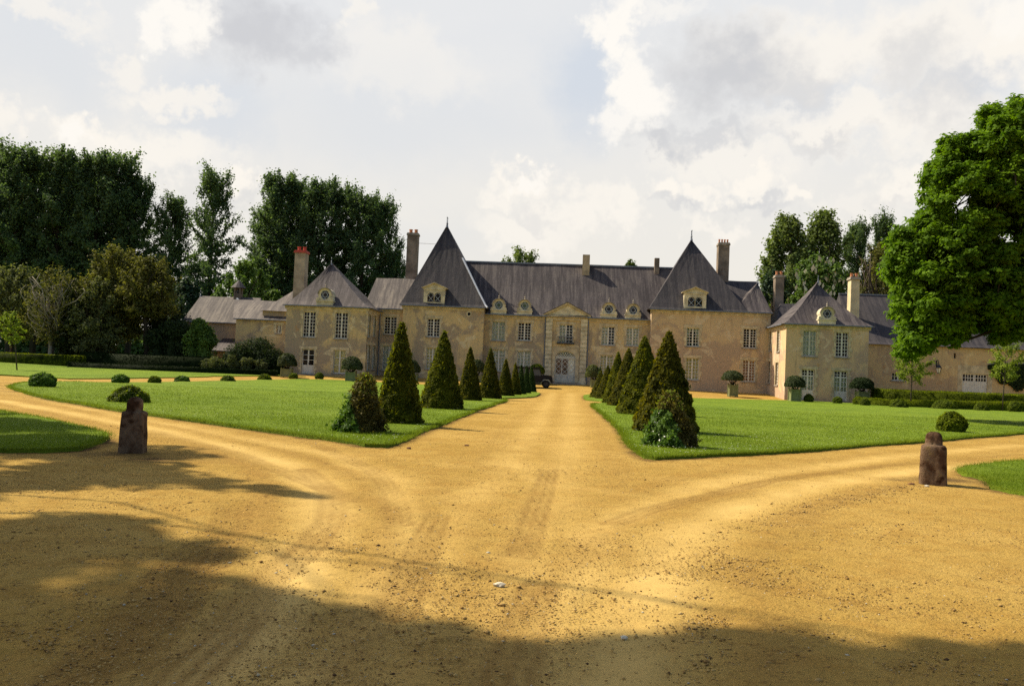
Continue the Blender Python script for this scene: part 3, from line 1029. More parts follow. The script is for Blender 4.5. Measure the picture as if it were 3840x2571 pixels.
M['pale_stone'] = mat_plain('pale_stone', (0.62, 0.55, 0.40), 0.9, 0.15, 20.0, 0.2)
M['brown_stone'] = mat_plain('brown_stone', (0.20, 0.10, 0.055), 0.9, 0.3, 20.0, 0.2)
stone(1872, 2197, .085, 'flat pale stone alone on the gravel at the edge of the tree shade', M['pale_stone'])
stone(3474, 1824, .085, 'pale rounded stone at the foot of the right guard stone', M['pale_stone'])
stone(3418, 1817, .10, 'reddish brown stone just left of the right guard stone', M['brown_stone'])
stone(1533, 1681, .09, 'reddish brown stone on the gravel off the left lawn corner', M['brown_stone'])
stone(1750, 1671, .09, 'small brown stone in the middle of the drive near the left lawn edge', M['brown_stone'])
stone(2340, 2392, .05, 'pale pebble beside the smooth wheel track at the shade edge', M['pale_stone'])

# ================================================================== guard stones
def guard_stone(px, py, top_py, rot, label, bw):
    p = Gd(px, py)
    s = np.linalg.norm((p - CAM)) / math.sqrt(F * F + (px - CX) ** 2)
    H = (py - top_py) * p[1] / F * 1.0
    hw = bw * p[1] / F / 2
    levels = [(-.06, 1.02), (.0, 1.02), (.12, 1.0), (.3, .975), (.5, .945), (.64, .92), (.705, .90), (.728, .86), (.742, .76), (.75, .66), (.757, .63), (.80, .63), (.86, .615), (.915, .585), (.955, .51), (.982, .36), (.995, .16)]
    n = 40
    V = []; Fc = []
    for li, (z, r) in enumerate(levels):
        rd = 3.2 if z > .75 else 8.0
        for i in range(n):
            a = 2 * math.pi * i / n
            c, s_ = math.cos(a), math.sin(a)
            rr = (abs(c) ** rd + abs(s_) ** rd) ** (-1 / rd)
            # chamfered corners on the shaft
            if z <= .75: rr = min(rr, 1.29)
            jit = 1 + .018 * math.sin(5 * a + 9 * z + px) + .014 * math.sin(11 * a - 17 * z)
            V.append((c * rr * hw * r * jit, s_ * rr * hw * r * jit, z * H))
    for k_ in range(len(levels) - 1):
        for i in range(n):
            j = (i + 1) % n
            Fc.append((k_ * n + i, k_ * n + j, (k_ + 1) * n + j, (k_ + 1) * n + i))
    Fc.append(tuple(range((len(levels) - 1) * n, len(levels) * n)))
    V = np.array(V) + rng.normal(0, .0028, (len(V), 3))
    me = bpy.data.meshes.new('guard_stone')
    me.from_pydata(V.tolist(), [], Fc); me.update()
    me.polygons.foreach_set('use_smooth', [True] * len(me.polygons))
    o = link('guard_stone', me, M['moss_stone'], None, (p[0], p[1] + hw * .8, zg(p[1])))
    o.rotation_euler = (0, 0, rot)
    tag(o, label, 'guard stone', 'guard stones flanking the drive')


guard_stone(481, 1699, 1490, R(8), 'dark mossy stone bollard with domed head standing in the shade before a round bush', 88)
guard_stone(3516, 1820, 1621, R(-24), 'mossy stone bollard with domed head whose left face catches the sun', 94)


# ================================================================== clipped yews and shrubs
def cone_points(n, H, Rb, power=1.0):
    t = 1 - np.sqrt(rng.uniform(0, 1, n))            # more leaves low down
    a = rng.uniform(0, 2 * math.pi, n)
    return t, a


def cone_prof(t):
    """radius of a clipped yew against height 0..1: nearly straight, rounded tip, tucked base"""
    return (1 - t) ** .93 * .93 + .07 * np.sqrt(np.clip(1 - t, 0, 1)) - .10 * np.exp(-t / .02)


def yew(name, base_px, base_py, top_px, top_py, wpx, mat, label, group, n=9000, leaf=.075, seed=0, rough=.05):
    p = Gd(base_px, base_py)
    Y = p[1]
    Rb = wpx * Y / F / 2
    Y = Y + Rb * .75
    p = np.array([p[0] * Y / p[1], Y, zg(Y)])
    q = AT(top_px, top_py, Y)
    H = q[2] - p[2]
    n = int(n * 1.7); leaf *= .74
    t, a = cone_points(n, H, Rb)
    lump = 1 + rough * (np.sin(a * 5 + seed + t * 9) * .5 + np.sin(a * 9 - t * 23 + seed * 2) * .5 + np.sin(t * 46 + a * 3 + seed) * .8)
    r = Rb * cone_prof(t) * lump * (1 - .10 * rng.uniform(0, 1, n) ** 2) + rng.exponential(.012, n)
    r = np.maximum(r, .015)
    lean = (q[0] - p[0]) * .25
    P = np.stack([r * np.cos(a) + lean * t, r * np.sin(a), t * H], 1)
    N = np.stack([np.cos(a), np.sin(a), np.full(n, Rb / H + .25)], 1)
    ax = np.stack([np.cos(a) * .7, np.sin(a) * .7, np.full(n, .55)], 1)
    Q = leaves(P, N, leaf, 1.9, .55, ax)
    # dark core so that no daylight passes through
    m_, k_ = 18, 14
    EV = []; EF = []
    for i in range(k_ + 1):
        tt = i / k_
        rr = max(.01, Rb * float(cone_prof(np.array(tt))) * .88)
        for j in range(m_):
            aa = 2 * math.pi * j / m_
            EV.append((rr * math.cos(aa) + lean * tt, rr * math.sin(aa), tt * H * .97))
    for i in range(k_):
        for j in range(m_):
            j2 = (j + 1) % m_
            EF.append((i * m_ + j, i * m_ + j2, (i + 1) * m_ + j2, (i + 1) * m_ + j))
    o = link(name, quad_mesh(name, Q, (EV, EF)), M[mat], None, p)
    return tag(o, label, 'yew cone', group)


GL, GR = 'clipped yew cones along the left side of the drive', 'clipped yew cones along the right side of the drive'
o_ = 'on the left of the drive'
for i, (bx, by, tx, ty, w, mt_, lab, n_) in enumerate([
    (1493, 1598, 1494, 1204, 178, 'yew', 'tallest dark green yew cone on the left of the drive, behind the two-tone shrub', 15000),
    (1655, 1540, 1664, 1238, 166, 'yew', 'broad yew cone with golden left flank, second in the left row', 12000),
    (1760, 1506, 1752, 1300, 96, 'yew_brown', 'bronze-tinged yew cone between the broad golden one and its twin, left row', 8000),
    (1836, 1498, 1829, 1302, 88, 'yew_brown', 'bronze yew cone with the sharp tip, right neighbour of its twin in the left row', 8000),
    (1895, 1487, 1888, 1343, 66, 'yew_brown', 'mid-sized yew cone, fifth from the camera in the left row', 5000),
    (1932, 1483, 1922, 1358, 46, 'yew_brown', 'slim brownish yew cone, sixth in the left row', 4000),
    (1954, 1481, 1945, 1366, 36, 'yew_green', 'thin green yew cone, third from the dark car', 3500),
    (1974, 1477, 1969, 1370, 32, 'yew_green', 'thin green yew cone, second from the dark car', 3500),
    (1993, 1472, 1985, 1368, 36, 'yew_green', 'thin green yew cone that touches the back of the dark car', 3500)]):
    yew('yew_cone', bx, by, tx, ty, w, mt_, lab, GL, n_, .085 if i < 2 else .08, seed=i * 1.7)
for i, (bx, by, tx, ty, w, mt_, lab, n_) in enumerate([
    (2494, 1631, 2512, 1240, 246, 'yew_brown', 'largest yew cone with shaggy golden-brown needles, behind the pale flowering shrub on the right', 16000),
    (2408, 1561, 2419, 1259, 202, 'yew', 'tall yew cone with yellow-green flank just behind the largest one on the right', 12000),
    (2350, 1528, 2357, 1304, 146, 'yew_brown', 'grey-brown yew cone, third from the camera on the right of the drive', 8000),
    (2312, 1517, 2317, 1318, 112, 'yew', 'golden-green yew cone, fourth from the camera on the right of the drive', 8000),
    (2275, 1499, 2279, 1369, 92, 'yew_brown', 'short bronze yew cone, fifth on the right of the drive', 5000),
    (2250, 1494, 2253, 1389, 80, 'yew_brown', 'shortest rusty yew cone, leftmost of the right row', 4000),
    (2248, 1484, 2246, 1374, 38, 'yew_green', 'slim dark green yew peeping over the shortest rusty cone', 3000)]):
    yew('yew_cone', bx, by, tx, ty, w, mt_, lab, GR, n_, .095 if i < 2 else .08, seed=i * 2.3 + 5, rough=.07 if i == 0 else .05)


def mound(name, x0, x1, y0, y1, mat, label, group, cat='bush', n=2600, leaf=.05, flat=.0, rough=.10, ragged=.02):
    """a clipped round or domed bush given by its box in the photograph"""
    cx = (x0 + x1) / 2
    p = Gd(cx, y1)
    if group == BR and y0 < 1520:      # the row stands clear of the low hedge
        p = AT(cx, y1, p[1] - 1.7)
    Y = p[1]; Rb = (x1 - x0) * Y / F / 2; Y2 = Y + Rb * .7
    p = np.array([p[0] * Y2 / Y, Y2, zg(Y2)])
    H = AT(cx, y0, Y2)[2] - p[2]
    z0 = H * flat
    a = rng.uniform(0, 2 * math.pi, n); ct = rng.uniform(-.55 if flat == 0 else 0, 1, n)
    rs = np.sqrt(1 - ct ** 2)
    cz = H * (.42 if flat == 0 else 0.0); rz = H - cz
    sd = rng.uniform(0, 6)
    lump = 1 + rough * (np.sin(a * 4 + sd + ct * 5) * .5 + np.sin(a * 7 - ct * 8 + sd * 2) * .5)
    f = lump * (1 - .18 * rng.uniform(0, 1, n) ** 2) + rng.exponential(ragged, n)
    P = np.stack([Rb * rs * np.cos(a) * f, Rb * rs * np.sin(a) * f, np.maximum(cz + rz * ct * f, .0)], 1)
    N = np.stack([rs * np.cos(a), rs * np.sin(a), ct + .35], 1)
    Q = leaves(P, N, leaf, 1.6, .7)
    EV = []; EF = []
    m_, k_ = 14, 8
    c0 = -.55 if flat == 0 else 0.0
    for i in range(k_ + 1):
        c = c0 + (1 - c0) * i / k_; s_ = math.sqrt(max(0, 1 - c * c))
        for j in range(m_):
            aa = 2 * math.pi * j / m_
            EV.append((Rb * .84 * s_ * math.cos(aa), Rb * .84 * s_ * math.sin(aa), max(0, cz + rz * .84 * c)))
    for i in range(k_):
        for j in range(m_):
            j2 = (j + 1) % m_
            EF.append((i * m_ + j, i * m_ + j2, (i + 1) * m_ + j2, (i + 1) * m_ + j))
    o = link(name, quad_mesh(name, Q, (EV, EF)), M[mat], None, p)
    return tag(o, label, cat, group)


BL = 'clipped round bushes around the left lawn'; BR = 'clipped round bushes around the right lawn'
for x0, x1, y0, y1, mt_, fl, lab, n_, lf in [
    (413, 555, 1450, 1517, 'box', .3, 'domed box bush right behind the left guard stone', 7000, .045),
    (114, 203, 1400, 1456, 'laurel', 0, 'ragged round bush on the tip of the left lawn, nearest the left edge', 4500, .07),
    (422, 480, 1404, 1440, 'laurel', 0, 'dark round bush beyond the left guard stone on the lawn edge', 3000, .07),
    (558, 601, 1410, 1440, 'box', 0, 'small round bush third along the back of the left lawn', 2200, .06),
    (655, 711, 1410, 1433, 'laurel', .3, 'low flat dark bush fourth along the back of the left lawn', 2200, .07),
    (827, 880, 1408, 1432, 'box', .3, 'low domed bush fifth along the back of the left lawn', 2000, .07),
    (966, 1017, 1403, 1426, 'box', .3, 'low domed bush in front of the dark hedge corner by the left pavilion', 2000, .07),
    (1083, 1116, 1399, 1422, 'box', 0, 'small loose bush right of the green tub at the left pavilion', 1600, .06),
    (1181, 1213, 1396, 1424, 'box', 0, 'neat box ball right of the white glazed door of the left pavilion', 2000, .05)]:
    mound('round_bush', x0, x1, y0, y1, mt_, lab, BL, n=n_, leaf=lf, flat=fl)
for x0, x1, y0, y1, mt_, fl, lab, n_, lf in [
    (3522, 3616, 1548, 1626, 'hedge', 0, 'large spiky round bush on the right lawn behind the guard stone', 6000, .06),
    (3015, 3049, 1477, 1507, 'box', 0, 'neat box ball between the two glazed doors of the right pavilion', 2200, .06),
    (3123, 3157, 1487, 1513, 'box', 0, 'small loose bush below the right glazed door of the right pavilion', 2000, .06),
    (3225, 3261, 1493, 1521, 'box', 0, 'small round bush in front of the low hedge corner', 2000, .06),
    (3338, 3402, 1496, 1528, 'box', .3, 'yellow-green dome bush left of the slim sapling trunk', 3000, .06),
    (3497, 3582, 1498, 1534, 'box', .3, 'widest yellow-green dome bush along the low hedge', 3500, .06),
    (3653, 3706, 1509, 1540, 'box', .25, 'dark-bellied dome bush between the widest dome and the right edge ball', 2400, .06),
    (3782, 3828, 1505, 1545, 'box', 0, 'round bush near the right edge under the second sapling', 2400, .06)]:
    mound('round_bush', x0, x1, y0, y1, mt_, lab, BR, n=n_, leaf=lf, flat=fl, ragged=.04 if x0 == 3522 else .02)


def two_tone(bx, by, top, wid, label, split, mats, flowers=False):
    """conical shrub at the head of a row: bronze cone with a glossy green shrub grown into it"""
    p = Gd(bx, by); Y = p[1]; Rb = wid * Y / F / 2; Y2 = Y + Rb * .7
    p = np.array([p[0] * Y2 / Y, Y2, zg(Y2)])
    q = AT(top[0], top[1], Y2); H = q[2] - p[2]; lx = q[0] - p[0]
    root = empty('conical_shrub', p, label, 'shrub', 'two-tone shrubs at the head of the drive')
    n = 28000
    t, a = cone_points(n, H, Rb)
    lump = 1 + .16 * (np.sin(a * 4 + t * 8 + split) + .8 * np.sin(a * 7 - t * 19))
    r = Rb * (1 - t) ** .8 * lump * (1 - .25 * rng.uniform(0, 1, n) ** 2) + rng.exponential(.03, n) + .05
    P = np.stack([r * np.cos(a) * .85 + lx * np.minimum(t * 1.3, 1), r * np.sin(a), t * H], 1)
    N = np.stack([np.cos(a), np.sin(a), np.full(n, .5)], 1)
    low = (P[:, 0] < split * Rb + .12 * Rb * np.sin(a * 9 + t * 21) - .35 * Rb * (t * 2)) & (t < .66)
    o = link('foliage', quad_mesh('foliage', leaves(P[~low], N[~low], .036, 1.7, .8)), M[mats[1]], root); o['label'] = 'bronze upper foliage'
    o = link('foliage', quad_mesh('foliage', leaves(P[low] * np.array([1.08, 1.08, 1]), N[low], .050, 1.6, .8)), M[mats[0]], root); o['label'] = 'glossy green lower foliage'
    top_ = t > .66  # sunlight on the tip is put into a lighter leaf colour
    top_ &= rng.uniform(0, 1, len(t)) < .35
    tp = leaves(P[top_] * np.array([1.0, 1, 1.01]), N[top_], .034, 1.7, .8)
    o = link('foliage', quad_mesh('foliage', tp), M['lime_leaf'], root); o['label'] = 'yellow-green tip with sunlight put into its colour'
    b = MB()
    b.lathe(lx * .3, 0, [(Rb * .72, 0), (Rb * .6, H * .2), (Rb * .4, H * .45)], 10)
    b.lathe(lx * .75, 0, [(Rb * .42, H * .35), (Rb * .25, H * .7), (.02, H * .9)], 10)
    b.build('stem', M['hedge_shaded'], root, local=True)  # solid dark core inside the foliage
    if flowers:
        nf = 260
        i = rng.choice(np.where(low)[0], nf)
        Qf = leaves(P[i] * np.array([1.13, 1.13, 1]), N[i], .035, 1.0, .4)
        link('blossom', quad_mesh('blossom', Qf), M['daisy'], root)
    return root


two_tone(1352, 1634, (1372, 1397), 166, 'two-tone conical shrub in front of the left yews, glossy green left and bronze right', .1, ('laurel', 'bronze_shrub'))
two_tone(2520, 1688, (2514, 1462), 178, 'pale-leaved conical shrub with white blossom in front of the largest yew on the right', .25, ('laurel', 'bronze_shrub'), True)
# ================================================================== HOUSE
def fr_front(v):
    return lambda s, d, z: Bw(s, v + d, z)


def fr_left(u):                      # outer face looks towards -u; s runs towards the viewer
    return lambda s, d, z: Bw(u + d, -s, z)


def fr_right(u):                     # outer face looks towards +u; s runs away from the viewer
    return lambda s, d, z: Bw(u - d, s, z)


def wall(parent, fr, s0, s1, z0, z1, holes, mat, th=.45, label=None):
    b = MB(fr)
    S = sorted({s0, s1, *[h[0] for h in holes], *[h[1] for h in holes]})
    Z = sorted({z0, z1, *[h[2] for h in holes], *[h[3] for h in holes]})
    for i in range(len(S) - 1):
        for j in range(len(Z) - 1):
            cs, cz = (S[i] + S[i + 1]) / 2, (Z[j] + Z[j + 1]) / 2
            if any(h[0] < cs < h[1] and h[2] < cz < h[3] for h in holes): continue
            b.add([(S[i], 0, Z[j]), (S[i + 1], 0, Z[j]), (S[i + 1], 0, Z[j + 1]), (S[i], 0, Z[j + 1])], [(0, 1, 2, 3)])
    for h in holes:
        a, c, e, f = h
        b.add([(a, 0, e), (c, 0, e), (c, 0, f), (a, 0, f), (a, th, e), (c, th, e), (c, th, f), (a, th, f)],
              [(0, 4, 5, 1), (1, 5, 6, 2), (2, 6, 7, 3), (3, 7, 4, 0)])
    # returns at both ends and the back
    b.add([(s0, 0, z0), (s0, th, z0), (s0, th, z1), (s0, 0, z1)], [(0, 3, 2, 1)])
    b.add([(s1, 0, z0), (s1, th, z0), (s1, th, z1), (s1, 0, z1)], [(0, 1, 2, 3)])
    b.add([(s0, 0, z1), (s1, 0, z1), (s1, th, z1), (s0, th, z1)], [(0, 1, 2, 3)])
    return b.build('wall', mat, parent, label=label)


def window(parent, fr, s0, s1, z0, z1, cols=4, rows=5, behind=None, surround='stone', sill=True, label=None, mid=True, set_=.13, quoins=True, glaze=None):
    W_ = s1 - s0; H_ = z1 - z0
    f = MB(fr); e = .07
    d0, d1 = set_, set_ + .06
    f.box(s0, s0 + e, d0, d1, z0, z1); f.box(s1 - e, s1, d0, d1, z0, z1)
    f.box(s0 + e, s1 - e, d0, d1, z0, z0 + e); f.box(s0 + e, s1 - e, d0, d1, z1 - e, z1)
    cm = (s0 + s1) / 2
    if mid: f.box(cm - .065, cm + .065, d0 - .012, d1, z0 + e, z1 - e)
    mw = .045
    for k in range(1, rows):
        z = z0 + e + (H_ - 2 * e) * k / rows
        if mid:
            f.box(s0 + e, cm - .065, d0 + .012, d1 - .008, z - mw / 2, z + mw / 2); f.box(cm + .065, s1 - e, d0 + .012, d1 - .008, z - mw / 2, z + mw / 2)
        else:
            f.box(s0 + e, s1 - e, d0 + .012, d1 - .008, z - mw / 2, z + mw / 2)
    halves = [(s0 + e, cm - .065), (cm + .065, s1 - e)] if mid else [(s0 + e, s1 - e)]
    per = cols // 2 if mid else cols
    for a, c in halves:
        for k in range(1, per):
            s = a + (c - a) * k / per
            f.box(s - mw / 2, s + mw / 2, d0 + .016, d1 - .012, z0 + e, z1 - e)
    o = f.build('window', M['white'] if behind != 'shutter' else M['grey_paint'], parent, label=label)
    g = MB(fr)
    dp = d1 - .004
    g.add([(s0 + .02, dp, z0 + .02), (s1 - .02, dp, z0 + .02), (s1 - .02, dp, z1 - .02), (s0 + .02, dp, z1 - .02)], [(0, 1, 2, 3)])
    g.build('pane', M['glass'] if behind else M['glass_unlit'], o)
    if behind:
        c = MB(fr)
        if behind == 'shutter':
            for a, b_ in halves:
                c.box(a - .04, b_ + .04, dp + .03, dp + .07, z0 + .03, z1 - .03)
                for k in (0.33, 0.66):
                    zz = z0 + H_ * k
                    c.box(a, b_, dp + .018, dp + .03, zz - .05, zz + .05)
            c.build('inner_shutter', M['shutter'], o)
        else:
            if behind == 'drapes':        # two tied-back drapes
                for sg in (0, 1):
                    pts = []
                    for k in range(9):
                        t_ = k / 8; zz = z1 - .03 - (H_ - .06) * t_
                        wd_ = W_ * (.46 - .34 * math.sin(min(1, t_ * 1.35) * math.pi / 2) + (.10 * max(0, t_ - .72)))
                        pts.append((wd_, zz))
                    P_ = []; Fc_ = []
                    for wd_, zz in pts:
                        for q_ in range(5):
                            ss = q_ / 4 * wd_
                            P_.append((s0 + ss if sg == 0 else s1 - ss, dp + .10 + .025 * (q_ % 2), zz))
                    for k in range(8):
                        for q_ in range(4):
                            Fc_.append((k * 5 + q_, k * 5 + q_ + 1, k * 5 + q_ + 6, k * 5 + q_ + 5))
                    c.add(P_, Fc_)
                mt_ = M['curtain_white']
            else:
                a0, a1 = s0, s1
                if behind.endswith('_half'): a1 = s0 + W_ * .52
                n_ = 24
                P_ = []
                for k in range(n_ + 1):
                    ss = a0 + (a1 - a0) * k / n_
                    P_ += [(ss, dp + .08 + .02 * math.sin(k * 1.9), z0), (ss, dp + .08 + .02 * math.sin(k * 1.9), z1)]
                c.add(P_, [(2 * k, 2 * k + 2, 2 * k + 3, 2 * k + 1) for k in range(n_)])
                mt_ = M['curtain_' + behind.split('_')[0]]
            c.build('curtain', mt_, o)
            r = MB(fr)
            r.box(s0 - .3, s1 + .3, .42, 1.0, z0 - .3, z1 + .3)  # near-black block standing in for the unlit room
            r.build('dark_backing', M['iron'], o)
    if surround:
        b = MB(fr); w_ = .17; p_ = -.03
        if quoins:
            n_ = max(4, int(H_ / .38))
            for k in range(n_):
                ww = w_ + (.13 if k % 2 else 0)
                za, zb = z0 + H_ * k / n_, z0 + H_ * (k + 1) / n_ - .012
                b.box(s0 - ww, s0, p_, .10, za, zb); b.box(s1, s1 + ww, p_, .10, za, zb)
        else:
            b.box(s0 - w_, s0, p_, .10, z0, z1); b.box(s1, s1 + w_, p_, .10, z0, z1)
        b.box(s0 - w_ - .12, s1 + w_ + .12, p_ - .004, .10, z1 + .004, z1 + .26)
        b.build('surround', M[surround], o)
    if sill:
        b = MB(fr)
        b.box(s0 - .12, s1 + .12, -.09, .14, z0 - .13, z0 - .004)
        b.build('sill', M['stone_grey'], o)
    return o


def glazed_door(parent, fr, s0, s1, z0, z1, rows=3, cols=2, panel=.33, behind=None, transom=0.0, label=None):
    f = MB(fr); e = .08; d0, d1 = .14, .21
    H_ = z1 - z0
    f.box(s0, s0 + e, d0, d1, z0, z1); f.box(s1 - e, s1, d0, d1, z0, z1); f.box(s0 + e, s1 - e, d0, d1, z1 - e, z1)
    cm = (s0 + s1) / 2
    zp = z0 + H_ * panel
    f.box(s0 + e, cm - .006, d0, d1, z0 + .02, zp); f.box(cm + .006, s1 - e, d0, d1, z0 + .02, zp)
    for a, c in ((s0 + e + .08, cm - .09), (cm + .09, s1 - e - .08)):
        f.box(a, c, d0 - .02, d0, z0 + .14, zp - .12)
    f.box(cm - .07, cm + .07, d0 - .01, d1, zp, z1 - e)
    zt = z1 - e
    if transom:
        zt = z1 - H_ * transom
        f.box(s0 + e, s1 - e, d0 - .014, d1, zt - .06, zt + .06)
    mw = .045
    for a, c in ((s0 + e, cm - .07), (cm + .07, s1 - e)):
        for k in range(1, rows):
            z = zp + (zt - zp) * k / rows
            f.box(a, c, d0 + .012, d1 - .008, z - mw / 2, z + mw / 2)
        for k in range(1, cols):
            s = a + (c - a) * k / cols
            f.box(s - mw / 2, s + mw / 2, d0 + .016, d1 - .012, zp, z1 - e)
        if transom:
            z = (zt + z1 - e) / 2
            f.box(a, c, d0 + .012, d1 - .008, z - mw / 2, z + mw / 2)
    o = f.build('door', M['white'], parent, label=label)
    g = MB(fr); dp = d1 - .004
    g.add([(s0 + .02, dp, zp - .02), (s1 - .02, dp, zp - .02), (s1 - .02, dp, z1 - .02), (s0 + .02, dp, z1 - .02)], [(0, 1, 2, 3)])
    g.build('pane', M['glass'] if behind else M['glass_unlit'], o)
    if behind:
        c = MB(fr); zc = zt if transom else z1
        n_ = 20; P_ = []
        for k in range(n_ + 1):
            ss = s0 + (s1 - s0) * k / n_; dd = dp + .07 + .015 * math.sin(k * 2.1)
            P_ += [(ss, dd, zp - .1), (ss, dd, zc)]
        c.add(P_, [(2 * k, 2 * k + 2, 2 * k + 3, 2 * k + 1) for k in range(n_)])
        c.build('curtain', M['curtain_' + behind], o)
        r = MB(fr); r.box(s0 - .3, s1 + .3, .46, 1.0, z0, z1 + .3); r.build('dark_backing', M['iron'], o)  # near-black block in place of the unlit room behind
    h = MB(fr); h.box(cm + .03, cm + .05, d0 - .07, d0, zp + .1, zp + .22); h.build('handle', M['iron'], o)
    b = MB(fr); w_ = .17
    n_ = 7
    for k in range(n_):
        ww = w_ + (.13 if k % 2 else 0); za, zb = z0 + H_ * k / n_, z0 + H_ * (k + 1) / n_ - .012
        b.box(s0 - ww, s0, -.03, .1, za, zb); b.box(s1, s1 + ww, -.03, .1, za, zb)
    b.box(s0 - w_ - .12, s1 + w_ + .12, -.034, .1, z1 + .004, z1 + .26)
    b.build('surround', M['stone'], o)
    return o


PROF_FLARE = [(1.0, 0.0), (.93, .035), (.84, .095), (.72, .20), (.5, .42), (.25, .70), (0, 1)]
PROF_SLIGHT = [(1.0, 0.0), (.92, .05), (.82, .14), (.5, .47), (0, 1)]
PROF_STRAIGHT = [(1.0, 0.0), (.5, .5), (0, 1)]


def roof(parent, u0, u1, v0, v1, z0, ra, rb, z1, mat, prof=PROF_SLIGHT, over=.3, label=None, sub=6):
    """hip (or gable) roof between eaves rectangle and a ridge from ra to rb (u,v)"""
    E = [(u0 - over, v0 - over), (u1 + over, v0 - over), (u1 + over, v1 + over), (u0 - over, v1 + over)]
    Rg = [ra, rb, rb, ra]
    b = MB(Bw)
    pts = []
    rings = len(prof)
    # subdivide each side so that the slate line sags a little
    def side(s, t, i):
        out = []
        A, Bp = E[i], E[(i + 1) % 4]; Ar, Br = Rg[i], Rg[(i + 1) % 4]
        a = (Ar[0] + (A[0] - Ar[0]) * s, Ar[1] + (A[1] - Ar[1]) * s); c = (Br[0] + (Bp[0] - Br[0]) * s, Br[1] + (Bp[1] - Br[1]) * s)
        for k in range(sub):
            q = k / sub
            uu = a[0] + (c[0] - a[0]) * q; vv = a[1] + (c[1] - a[1]) * q
            sag = .035 * math.sin(uu * 1.1 + vv * .7) * math.sin(math.pi * q)
            out.append((uu, vv, z0 + (z1 - z0) * t + sag))
        return out
    for (s, t) in prof:
        for i in range(4):
            pts += side(s, t, i)
    n = 4 * sub
    fs = []
    for k in range(rings - 1):
        for i in range(n):
            j = (i + 1) % n
            fs.append((k * n + i, k * n + j, (k + 1) * n + j, (k + 1) * n + i))
    fs.append(tuple(range(n - 1, -1, -1)))
    b.add(pts, fs)
    o = b.build('roof', mat, parent, label=label)
    return o


def cornice(parent, fr, s0, s1, z, h=.32, out=.16):
    b = MB(fr)
    b.box(s0, s1, -out * .45, .05, z - h, z - h * .45); b.box(s0 - .02, s1 + .02, -out, .05, z - h * .45 + .003, z - .02)
    b.build('cornice', M['stone'], parent)
    g = MB(fr)
    g.box(s0 - .12, s1 + .12, -.40, -.27, z - .02, z + .09)
    g.build('gutter', M['lead'], parent)


def chimney(parent, u0, u1, v0, v1, z0, z1, mat, pots=0, cap=True, pot_mat='terracotta', taper=0, label=None):
    b = MB(Bw)
    d = taper
    b.add([(u0, v0, z0), (u1, v0, z0), (u1, v1, z0), (u0, v1, z0), (u0 + d, v0 + d, z1), (u1 - d, v0 + d, z1), (u1 - d, v1 - d, z1), (u0 + d, v1 - d, z1)],
          [(0, 3, 2, 1), (4, 5, 6, 7), (0, 1, 5, 4), (1, 2, 6, 5), (2, 3, 7, 6), (3, 0, 4, 7)])
    o = b.build('chimney', mat, parent, label=label)
    zt = z1
    if cap:
        c = MB(Bw)
        c.box(u0 - .07, u1 + .07, v0 - .07, v1 + .07, z1 + .002, z1 + .16); c.box(u0 - .02, u1 + .02, v0 - .02, v1 + .02, z1 + .163, z1 + .28)
        c.build('chimney_cap', M['stone_grey'] if pot_mat == 'terracotta' else M[pot_mat], o)
        zt = z1 + .28
    for k in range(pots):
        pu = u0 + (u1 - u0) * (k + .5) / pots; w_ = (u1 - u0) / pots * .36
        p = MB(Bw)
        p.lathe(pu, (v0 + v1) / 2, [(w_ * .95, zt), (w_ * .8, zt + .3), (w_ * 1.0, zt + .34), (w_ * 1.0, zt + .42)], 10)
        p.build('chimney_pot', M[pot_mat], o)
    return o


def finial(parent, u, v, z, h, r=.06, mat='lead'):
    b = MB(Bw)
    b.lathe(u, v, [(r * 2.2, z - .25), (r * 1.2, z), (r * .7, z + h * .15), (r * 1.5, z + h * .24), (r * .55, z + h * .33), (r * .4, z + h * .8), (r * .9, z + h * .88), (r * .1, z + h)], 8)
    return b.build('finial', M[mat], parent)


